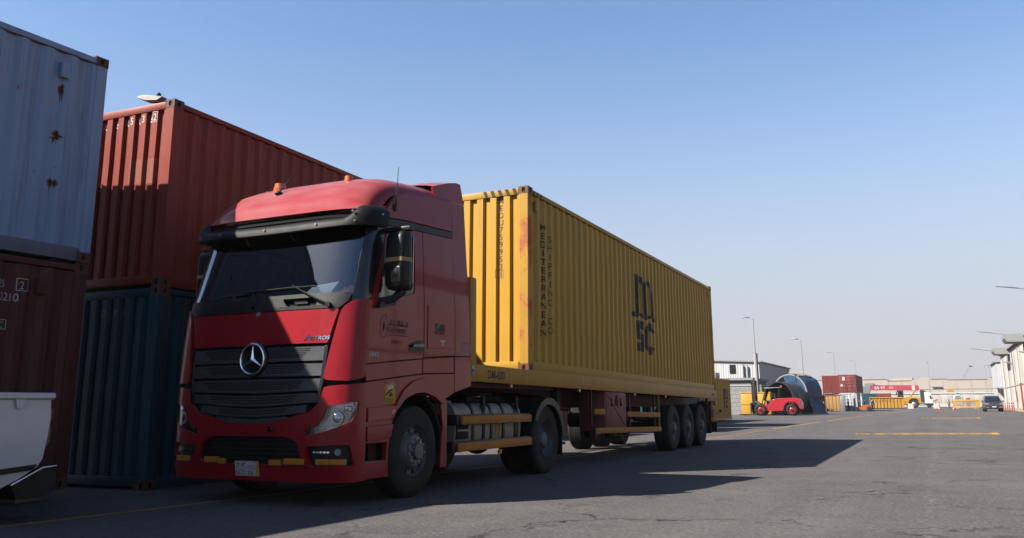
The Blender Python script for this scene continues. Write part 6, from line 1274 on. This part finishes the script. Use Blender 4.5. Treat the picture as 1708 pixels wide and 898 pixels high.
b = MB(); b.slab([(-10.6, 2.6), (-9.4, 2.3), (-8.6, 3.6), (-8.3, 5.0), (-10.6, 4.9)], -0.6, 0.6, P); b.build('spreader_head', M['galv'], t, bevel=0.05); b = MB(); b.bx(-9.9, -9.0, -3.0, 3.0, 2.0, 2.5, 0.03); b.build('spreader_beam', M['mach_yellow'], t)
for x in (0.26, -5.6):
    for s in (-1, 1):
        w = MB(); w.lathe([(0.001, 0.06), (0.2, 0.06), (0.3, 0.0), (0.5, -0.1), (0.52, 0)], axis='Y', n=26); wo_ = w.build('wheel', M['galv'], t); w = MB(); w.lathe([(0.5, -0.05), (0.6, 0.02), (0.85, 0.0), (0.93, -0.08), (0.93, -0.55), (0.85, -0.62), (0.5, -0.6)], axis='Y', n=32); w.build('tyre', M['rubber'], wo_); wo_.location = (x, s * 1.75, 0.93); wo_.rotation_euler = (0, 0, math.pi if s < 0 else 0)
for i in range(3): b = MB(); b.bx(-1.6, -0.95, -1.72, -1.25, 0.5 + i * 0.42, 0.56 + i * 0.42); b.build('step', M['mach_yellow'], t, smooth=0)
tag(t, 'yellow reach stacker with long red boom behind the skip', 'reach stacker')

# white truck beyond
t = empty('parked_truck', (1.2, 225, 0)); b = MB(); b.slab([(1.0, 1.0), (2.75, 1.0), (2.85, 1.7), (2.62, 2.9), (2.3, 3.5), (1.0, 3.7)], -1.2, 1.2, P); b.build('cab', M['white'], t, bevel=0.08)
b = MB(); b.slab([(2.1, 2.1), (2.65, 2.0), (2.45, 2.85), (2.1, 2.85)], -1.22, -1.205, P); b.slab([(2.66, 2.05), (2.79, 2.0), (2.58, 2.95), (2.52, 2.95)], -1.1, 1.1, lambda u, v, w: (u + 0.06, w, v)); b.build('cab_window', M['dgrey'], t)
b = MB(); b.slab([(0.1, 1.3), (0.95, 1.3), (1.0, 3.7), (1.5, 3.75), (1.0, 4.15), (0.1, 4.25)], -1.15, 1.15, P); b.build('fairing', M['dgrey'], t, bevel=0.05); b = MB(); b.slab([(-4.0, 0.7), (2.8, 0.5), (2.8, 1.25), (-4.0, 1.1)], -1.1, 1.1, P); b.build('chassis', M['frame'], t, bevel=0.03); b = MB(); b.bx(-0.2, 1.0, -1.15, -0.6, 0.5, 0.95, 0.03); b.build('fuel_tank', M['tank'], t)
for x in (1.85, -2.6):
    for s in (-1, 1): w = MB(); w.lathe([(0.001, 0.0), (0.28, -0.04), (0.3, 0.0), (0.5, -0.02), (0.52, -0.06), (0.52, -0.28), (0.3, -0.3)], axis='Y', n=26); wo_ = w.build('wheel', M['rubber'], t); wo_.location = (x, s * 1.15, 0.52); wo_.rotation_euler = (0, 0, math.pi if s < 0 else 0)
tag(t, 'white tractor unit with dark fairing right of the reach stacker', 'truck')

# concrete barriers, cones, yellow barrier
for x, y, l in ((-0.25, 177, 'white topped concrete barrier by the reach stacker wheel'), (4.2, 183, 'white concrete barrier in front of the far wall')):
    t = empty('concrete_barrier', (x, y, 0)); b = MB(); b.slab([(0, 0), (1.1, 0), (1.05, 1.0), (0.06, 1.0)], 0, 0.5, P); b.build('body', M['white_dull'], t, bevel=0.04); b = MB(); b.bx(1.0, 1.12, -0.02, 0.0, 0.1, 0.95); b.build('reflector', M['cone'], t, smooth=0); tag(t, l, 'barrier', 'concrete barriers')
t = empty('warning_sign', (4.65, 182.9, 1.0)); b = MB(); b.tube([(0, 0.1, 0), (0.05, 0.1, 0.55)], 0.04, 6); b.build('leg', M['frame'], t); b = MB(); b.box((0.05, 0.1, 0.62), (0.75, 0.05, 0.22), 0.01, Matrix.Rotation(R(-22), 3, 'Y')); b.build('board', M['cone'], t); b = MB(); b.tube([(-0.25, 0.1, 0.0), (0.05, 0.1, 0.4), (0.4, 0.1, 0.0)], 0.03, 6); b.build('brace', M['white_dull'], t); tag(t, 'small red tilted board standing on the concrete barrier', 'sign')
for x, y, l in ((5.28, 134, 'red and white traffic cone by the concrete barrier'), (7.14, 134, 'red and white traffic cone left of the yellow barrier')):
    t = empty('traffic_cone', (x, y, 0)); b = MB(); b.bx(-0.2, 0.2, -0.2, 0.2, 0, 0.05, 0.01); b.lathe([(0.15, 0.05), (0.105, 0.25)], axis='Z', n=16); b.lathe([(0.075, 0.45), (0.03, 0.72), (0.001, 0.73)], axis='Z', n=16); b.build('body', M['cone'], t); b = MB(); b.lathe([(0.105, 0.25), (0.075, 0.45)], axis='Z', n=16); b.build('band', M['white_dull'], t); tag(t, l, 'cone', 'traffic cones')
t = empty('road_barrier', (7.7, 181, 0)); b = MB(); b.bx(0, 4.6, 0, 0.12, 0.12, 0.42, 0.02); b.bx(0, 4.6, 0, 0.12, 1.36, 1.7, 0.02); b.bx(0, 0.5, 0, 0.12, 0.42, 1.36); b.bx(3.9, 4.6, 0, 0.12, 0.42, 1.36); b.build('frame', M['barrier'], t)
mesh_ = plain('barrier_mesh', (0.34, 0.30, 0.27), 0.7)
for i in range(24): b = MB(); b.bx(0.5 + i * 0.1417 + 0.03, 0.5 + i * 0.1417 + 0.11, 0.03, 0.06, 0.42, 1.36); b.build('bar', mesh_, t, smooth=0)
for i in range(5): b = MB(); b.bx(0.5, 3.9, 0.065, 0.09, 0.5 + i * 0.19, 0.58 + i * 0.19); b.build('wire', mesh_, t, smooth=0)
for x in (0.5, 3.6): b = MB(); b.bx(x, x + 0.5, -0.3, 0.4, 0, 0.12, 0.02); b.build('foot', M['barrier'], t)
tag(t, 'long yellow framed barrier with mesh panel left of the dark car', 'barrier')

# dark SUV, front view
t = empty('parked_car', (11.3, 112, 0), R(2)); pr_ = [(0.0, 0.35), (0.0, 0.62), (0.05, 1.0), (0.25, 1.12), (1.15, 1.22), (1.75, 1.78), (2.3, 1.92), (4.2, 1.90), (4.9, 1.25), (5.0, 0.9), (4.95, 0.4)]
def carmap(u, v, w):
    k = interp(v, [(0.3, 0.96), (0.8, 1.0), (1.15, 0.985), (1.9, 0.74)]); f = interp(u, [(0, 0.93), (0.5, 1.0), (4.3, 1.0), (5, 0.94)]); return (w * k * f, u, v)
b = MB(); b.slab(pr_, -1.0, 1.0, carmap, cu=[0.25, 0.5, 1.15, 1.75, 2.3, 3.2, 4.2], cv=[0.62, 0.8, 1.0, 1.15, 1.5, 1.78]); b.build('body', M['dgrey'], t, bevel=0.05)
b = MB(); b.slab([(-0.78, 1.26), (0.78, 1.26), (0.66, 1.76), (-0.66, 1.76)], 0, 0.02, lambda u, v, w: (u, 1.15 + (v - 1.22) * 1.07 - 0.03 - w, v + 0.01)); b.build('windscreen', plain('dark_glass', (0.012, 0.016, 0.025), 0.06, var=0.1, coat=0.8), t)
gq = MB(); gq.bx(-0.5, 0.5, -0.03, 0.06, 0.66, 1.0, 0.03); go_ = gq.build('grille', M['black'], t)
for i in range(9): b = MB(); b.bx(-0.46 + i * 0.108, -0.43 + i * 0.108, -0.05, -0.028, 0.69, 0.97); b.build('bar', M['chrome'], go_, smooth=0)
for s in (-1, 1):
    b = MB(); b.slab([(0.55, 0.86), (0.93, 0.9), (0.95, 1.02), (0.6, 0.98)], 0, 0.05, lambda u, v, w, s=s: (s * u, 0.03 + 0.25 * max(0, u - 0.7) - w, v)); b.build('headlight', M['reflect'], t)
    b = MB(); b.bx(s * 0.55, s * 0.85, -0.02, 0.05, 0.48, 0.58, 0.02); b.build('fog_light', M['chrome'], t)
    b = MB(); b.box((s * 1.1, 1.35, 1.25), (0.22, 0.12, 0.16), 0.04); b.build('mirror', M['dgrey'], t)
    for y in (0.95, 3.95): w = MB(); w.lathe([(0.001, 0.0), (0.24, -0.03), (0.26, 0.0), (0.36, -0.01), (0.38, -0.05), (0.38, -0.24), (0.25, -0.26)], axis='X', n=24); wo_ = w.build('wheel', M['rubber'], t); wo_.location = (s * 0.99, y, 0.38); wo_.rotation_euler = (0, 0, 0 if s > 0 else math.pi)
b = MB(); b.bx(-0.9, 0.9, -0.04, 0.1, 0.32, 0.46, 0.03); b.build('lower_bumper', M['black'], t); b = MB(); b.bx(-0.22, 0.22, -0.065, -0.045, 0.52, 0.64); b.build('number_plate', M['letter_white'], t)
tag(t, 'dark grey car facing the camera on the right', 'car')
# white pickup-like vehicle beyond the barrier
t = empty('parked_van', (8.0, 214, 0)); b = MB(); b.slab([(0.2, 0.5), (2.2, 0.5), (2.15, 2.2), (1.75, 3.0), (0.65, 3.0), (0.25, 2.2)], 0, 4.6, P); b.build('body', M['white_dull'], t, bevel=0.1); b = MB(); b.slab([(0.45, 1.9), (1.95, 1.9), (1.65, 2.7), (0.75, 2.7)], -0.03, -0.005, P); b.build('windscreen', M['galv'], t); b = MB(); b.bx(1.0, 1.5, 0.3, 1.0, 3.0, 3.3, 0.04); b.build('roof_vent', M['frame'], t)
for x in (0.4, 1.85):
    for y in (0.8, 3.7): b = MB(); b.cyl((x, y, 0.4), (x + 0.18, y, 0.4), 0.4, n=18); b.build('wheel', M['rubber'], t)
tag(t, 'white van front seen over the yellow barrier', 'van')
t = empty('red_crate', (10.45, 200, 0)); b = MB(); b.bx(0, 0.75, 0, 0.6, 0.1, 2.1, 0.03); b.build('body', M['fork_red'], t); b = MB(); b.bx(-0.05, 0.8, -0.05, 0.65, 0, 0.1); b.build('base', M['frame'], t, smooth=0); tag(t, 'red cabinet top showing above the yellow barrier', 'cabinet')

# ---------------------------------------------------------------- far wall, warehouse, crane
t = empty('boundary_wall', (-40, 300, 0)); n_ = 20
for i in range(n_): b = MB(); b.bx(i * 3.05 + 0.04, i * 3.05 + 3.01, -0.05 * (i % 2), 0.3, 0.9, 4.0, 0.02); b.build('panel', M['wall_white'], t)
for i in range(n_ + 1): b = MB(); b.bx(i * 3.05 - 0.12, i * 3.05 + 0.12, -0.12, 0.4, 0, 4.0, 0.02); b.build('pier', M['wall_white'], t)
b = MB(); b.bx(-0.2, n_ * 3.05 + 0.2, -0.25, 0.5, 4.0, 4.45); b.build('coping', M['white_dull'], t, smooth=0); b = MB(); b.bx(-0.2, n_ * 3.05 + 0.2, -0.3, 0.3, 0, 0.9); b.build('plinth', M['white_dull'], t, smooth=0); tag(t, 'long white boundary wall across the far end of the yard', 'wall')
t = empty('warehouse', (0, 380, 0)); prof = [(-70, 0), (60, 0), (60, 10.9), (24.0, 10.9), (22.9, 10.25), (8.8, 10.2), (8.8, 10.55), (2.9, 10.6), (1.5, 11.35), (-0.2, 11.4), (-1.6, 10.5), (-4.2, 10.4), (-4.2, 10.1), (-13.2, 10.1), (-13.4, 10.75), (-23, 10.8), (-70, 10.8)]
b = MB(); b.slab(prof, 0, 60, P); b.build('hall', M['beige'], t, smooth=0)
b = MB(); b.slab([(-13.2, 10.1), (-4.4, 10.1), (-4.0, 11.5), (-12, 11.3)], 10, 50, P); b.build('rear_roof', M['beige'], t, smooth=0)
for (x0, x1, z) in ((-70, -13.4, 10.78), (-13.2, -4.2, 10.12), (2.9, 8.8, 10.58), (8.8, 22.9, 10.22), (24.0, 60, 10.9)): b = MB(); b.bx(x0, x1, -0.12, 0.2, z - 0.12, z + 0.12); b.build('eaves', M['crust'], t, smooth=0)
b = MB(); b.bx(-70, 60, -0.15, 0.0, 6.6, 6.75); b.build('band', M['clad2'], t, smooth=0)
for i in range(26): b = MB(); b.bx(-68 + i * 5 - 0.06, -68 + i * 5 + 0.06, -0.08, 0.0, 0, 10.0); b.build('sheet_joint', M['clad2'], t, smooth=0)
b = MB(); b.bx(-22, -18.6, -0.6, 0.0, 8.2, 9.3); b.build('roof_fan', M['galv'], t); b = MB(); b.bx(3.0, 6.6, -0.8, 0, 7.4, 7.7); b.build('door_canopy', M['roofgrey'], t)
tag(t, 'long beige warehouse with stepped roofline in the distance', 'warehouse')
t = empty('crane', (9, 520, 0)); p0, p1 = Vector((0, 0, 0)), Vector((12.6, 0, 20.2)); d = (p1 - p0).normalized(); a = Vector((-d.z, 0, d.x)); n2 = Vector((0, 1, 0)); b = MB()
for sa in (-1, 1):
    for sb in (-1, 1): b.tube([p0 + a * sa * 0.7 + n2 * sb * 0.7, p1 + a * sa * 0.4 + n2 * sb * 0.4], 0.07, 5)
for i in range(14):
    q0, q1 = p0.lerp(p1, i / 14), p0.lerp(p1, (i + 1) / 14); s_ = 1 if i % 2 else -1
    for sb in (-1, 1): b.tube([q0 + a * s_ * 0.6 + n2 * sb * 0.6, q1 - a * s_ * 0.6 + n2 * sb * 0.6], 0.05, 5)
b.build('lattice_boom', M['galv'], t); b = MB(); b.box((12.9, 0, 20.5), (1.6, 1.0, 0.6), 0.1, Matrix.Rotation(R(20), 3, 'Y')); b.build('boom_head', M['frame'], t); b = MB(); b.bx(-4, 3, -2, 2, 0, 3, 0.2); b.build('carrier', M['mach_yellow'], t); tag(t, 'faint lattice crane boom above the warehouse roof', 'crane')
t = empty('loader', (7.2, 296.5, 0)); b = MB(); b.slab([(0, 0.6), (2.5, 0.6), (2.6, 4.6), (1.9, 5.6), (0.8, 5.7), (0.2, 4.5)], 0, 1.8, P); b.build('body', M['mach_yellow'], t, bevel=0.15); b = MB(); b.slab([(-0.5, 4.2), (0.15, 4.2), (0.15, 5.4), (-0.3, 5.2)], 0.2, 1.6, P); b.build('cab', M['white_dull'], t, bevel=0.05); b = MB(); b.bx(0, 2.4, 0.2, 1.6, 0, 0.6); b.build('undercarriage', M['frame'], t); t.location.y = 303.0; tag(t, 'orange yellow machine showing above the far white wall', 'machine')

# ---------------------------------------------------------------- right-hand warehouse
wh = empty('warehouse', (15.0, 8.0, 0)); WL = 145.0
b = MB(); b.bx(0.08, 26, 0.05, WL - 0.05, 0, 8.5); b.build('core', M['clad2'], wh, smooth=0)
tmpl = {}
for i in range(int(WL / 2.0) + 1):
    y0, y1 = i * 2.0, min(i * 2.0 + 2.0, WL)
    if y1 - y0 < 0.3: continue
    mt = 'clad' if (i * 7 % 5) not in (1, 3) else 'clad2'
    if mt not in tmpl:
        k = MB(); V = []
        for j in range(17):
            u = j / 16 * 1.985; dd = 0.05 if j % 2 else 0.0
            for z in (0.35, 8.42): V.append((-dd, u, z))
        k._add(V, [(2 * j, 2 * j + 1, 2 * j + 3, 2 * j + 2) for j in range(16)]); k.fixn = False; o = k.build('wall_sheet', M[mt], wh, smooth=0); tmpl[mt] = o
    else: o = tmpl[mt].copy(); COL.objects.link(o)
    o.parent = wh; o.location = (0.0 - (0.012 if i % 2 else 0), y0 + 0.007, 0)
for z in (3.35, 3.5): pass
b = MB(); b.bx(-0.10, 0.0, 0, WL, 3.30, 3.42); b.build('girt', M['clad2'], wh, smooth=0)
b = MB(); b.bx(-0.35, 26.3, -0.3, WL + 0.2, 8.5, 8.72); b.build('roof', M['roofgrey'], wh, smooth=0); b = MB(); b.bx(-0.45, -0.36, -0.3, WL + 0.2, 8.42, 8.70); b.build('gutter', M['galv_light'], wh, smooth=0)
b = MB(); b.bx(-0.10, 0.05, 0, WL, 0, 0.35); b.build('plinth', M['concrete'], wh, smooth=0)
for i in range(15):
    y = 4 + i * 9.7; b = MB(); b.bx(-0.16, -0.06, y, y + 0.14, 0.3, 8.4); b.build('downpipe', M['pipe_brown'] if i % 3 == 0 else M['roofgrey'], wh, smooth=0)
for y, xw in ((124.0, 2.1), (96.0, 2.3), (60, 2.3), (25, 2.3)):
    b = MB(); b.slab([(-xw, 8.25), (-xw + 0.25, 7.85), (0, 7.8), (0, 8.49), (-0.34, 8.49), (-0.34, 8.74), (-xw, 8.70)], 0, 4.5, lambda u, v, w, y=y: (u, y + w, v)); b.build('canopy', M['roofgrey'], wh, smooth=0)
for y in (123.0, 95.5, 50.0):
    b = MB(); b.box((-0.55, y, 6.55), (1.0, 0.5, 0.12), 0.02, Matrix.Rotation(R(18), 3, 'Y')); b.bx(-0.4, -0.1, y - 0.05, y + 0.05, 6.5, 6.75); b.build('wall_lamp', M['galv'], wh)
b = MB(); b.bx(-0.13, -0.07, 119.5, 120.8, 1.2, 2.6); b.build('fire_hose_box', M['fork_red'], wh)
for y, z, x in ((142.0, 9.2, -3.6), (114.0, 9.9, -3.5), (72.0, 10.9, -3.3)):
    b = MB(); b.tube([(0.2, y, 8.5), (-0.4, y, z - 0.15), (x + 0.8, y, z + 0.25)], 0.04, 6); b.box((x + 0.1, y, z + 0.38), (1.7, 0.3, 0.09), 0.03, Matrix.Rotation(R(9), 3, 'Y')); b.build('eaves_lamp', M['galv'], wh)
tag(wh, 'long pale sheet clad warehouse along the right edge', 'warehouse')
kb = MB(); kb.bx(13.9, 14.9, 60, 153, 0, 0.13, 0.02); kb = struct(kb.build('pavement', M['kerb']))
for i, y in enumerate((148, 143, 138.5, 134, 129.5, 125.5, 121.5, 118)):
    t = empty('bollard', (13.75, y, 0)); b = MB(); b.cyl((0, 0, 0), (0, 0, 1.05), 0.06, n=12); b.sphere((0, 0, 1.05), 0.06, 10, 6); b.build('post', M['redpost'], t); b = MB(); b.cyl((0, 0, 0.75), (0, 0, 0.88), 0.063, n=12); b.build('band', M['white_dull'], t); tag(t, '%s red bollard from the far end of the right warehouse' % ('first', 'second', 'third', 'fourth', 'fifth', 'sixth', 'seventh', 'eighth')[i], 'bollard', 'red bollards along the warehouse')
t = empty('tall_post', (14.5, 114, 0)); b = MB(); b.cyl((0, 0, 0), (0, 0, 3.3), 0.10, n=12); b.build('post', M['redpost'], t); b = MB(); b.cyl((0, 0, 3.3), (0, 0, 3.4), 0.12, n=12); b.build('cap', M['redpost'], t); tag(t, 'tall red post in front of the right warehouse', 'post')
clad_building('end_building', 16.4, 30, 196, 214, 9.25, 9.6, M['clad_cool'], 'bright white building end beyond the right warehouse', faces='f', step=2.0)
t = empty('lean_to', (15.6, 184, 0)); b = MB(); b.box((2.0, 2, 4.0), (4.6, 5, 0.14), 0, Matrix.Rotation(R(-3), 3, 'Y')); b.build('roof', M['roofgrey'], t, smooth=0)
for i in range(8): b = MB(); b.bx(0.2 + i * 0.5, 0.66 + i * 0.5, 3.0, 3.1, 0, 3.8); b.build('panel', M['clad'], t, smooth=0)
b = MB(); b.bx(0.0, 0.12, -0.3, -0.18, 0, 3.95); b.bx(3.9, 4.02, -0.3, -0.18, 0, 3.75); b.build('post', M['roofgrey'], t, smooth=0); tag(t, 'low lean-to roof behind the dark car', 'lean-to')

# ---------------------------------------------------------------- people
def person(loc, rz, label, top, legs, h=1.7, step=0.18, arm=0.2):
    V = [(0, 0, .94), (0, 0, 1.15), (0, 0, 1.38), (0, 0, 1.50), (0, 0.02, 1.60), (0, 0.0, 1.70)]; Ed = [(0, 1), (1, 2), (2, 3), (3, 4), (4, 5)]; Rd = [(.15, .11), (.14, .10), (.17, .11), (.06, .06), (.085, .10), (.07, .08)]
    for s in (-1, 1):
        k = len(V); V += [(s * .10, 0, .86), (s * .11, s * step * .5, .48), (s * .11, s * step, .08), (s * .12, s * step - .14, .04)]; Ed += [(0, k), (k, k + 1), (k + 1, k + 2), (k + 2, k + 3)]; Rd += [(.10, .10), (.07, .07), (.05, .055), (.045, .035)]
        k = len(V); V += [(s * .21, 0, 1.36), (s * .26, -s * arm * .4 + .03, 1.10), (s * .25, -s * arm - .06, .88), (s * .25, -s * arm - .10, .80)]; Ed += [(2, k), (k, k + 1), (k + 1, k + 2), (k + 2, k + 3)]; Rd += [(.07, .07), (.05, .05), (.04, .04), (.035, .045)]
    me = bpy.data.meshes.new('person'); me.from_pydata(V, Ed, []); o = bpy.data.objects.new('person', me); COL.objects.link(o)
    md = o.modifiers.new('s', 'SKIN'); 
    for i, r_ in enumerate(Rd): me.skin_vertices[0].data[i].radius = r_
    me.skin_vertices[0].data[0].use_root = True; o.modifiers.new('u', 'SUBSURF').levels = 2
    dg = bpy.context.evaluated_depsgraph_get(); m2 = bpy.data.meshes.new_from_object(o.evaluated_get(dg)); o.modifiers.clear(); o.data = m2; bpy.data.meshes.remove(me)
    for m_ in (top, legs, 'skin', 'trouser'): m2.materials.append(M[m_])
    for p_ in m2.polygons:
        z = p_.center.z; x = abs(p_.center.x); p_.material_index = 1 if z < 0.93 and x < 0.2 else (2 if z > 1.47 or (z < 0.92 and x >= 0.2) else 0)
        if z < 0.09: p_.material_index = 3
        p_.use_smooth = True
    o.location = loc; o.rotation_euler = (0, 0, rz); o.scale = (h / 1.78,) * 3
    hr = MB(); hr.sphere((0, 0.015, 1.69), 0.108, 12, 8, (0.95, 1.05, 0.85)); hr.build('hair', M['trouser'], o); tag(o, label, 'person'); return o
person((-2.25, 110.5, 0), R(70), 'person in pale blue shirt and dark trousers walking by the skip', 'shirt_blue', 'trouser', 1.72, 0.2, 0.15)
person((7.0, 183.5, 0), R(10), 'person in orange top and black trousers beside the yellow barrier', 'shirt_orange', 'trouser', 1.75, 0.05, 0.05)
person((-6.05, 121.5, 0), R(-60), 'person in white top standing by the white container', 'white_dull', 'trouser', 1.68, 0.08, 0.2)

# ---------------------------------------------------------------- dusty air
hz_ = MB(); hz_.bx(-260, 260, -40, 640, -1.0, 26.0); haze = hz_.build('haze', bpy.data.materials.new('dusty_air'), smooth=0); haze['kind'] = 'stuff'
hm = haze.data.materials[0]; hm.use_nodes = True; ht = hm.node_tree; ht.nodes.clear(); ho = N(ht, 'OutputMaterial'); hv = N(ht, 'VolumePrincipled'); hv.inputs['Density'].default_value = 0.00022; hv.inputs['Color'].default_value = (0.80, 0.80, 0.84, 1); hv.inputs['Anisotropy'].default_value = 0.2
ht.links.new(hv.outputs[0], ho.inputs['Volume'])
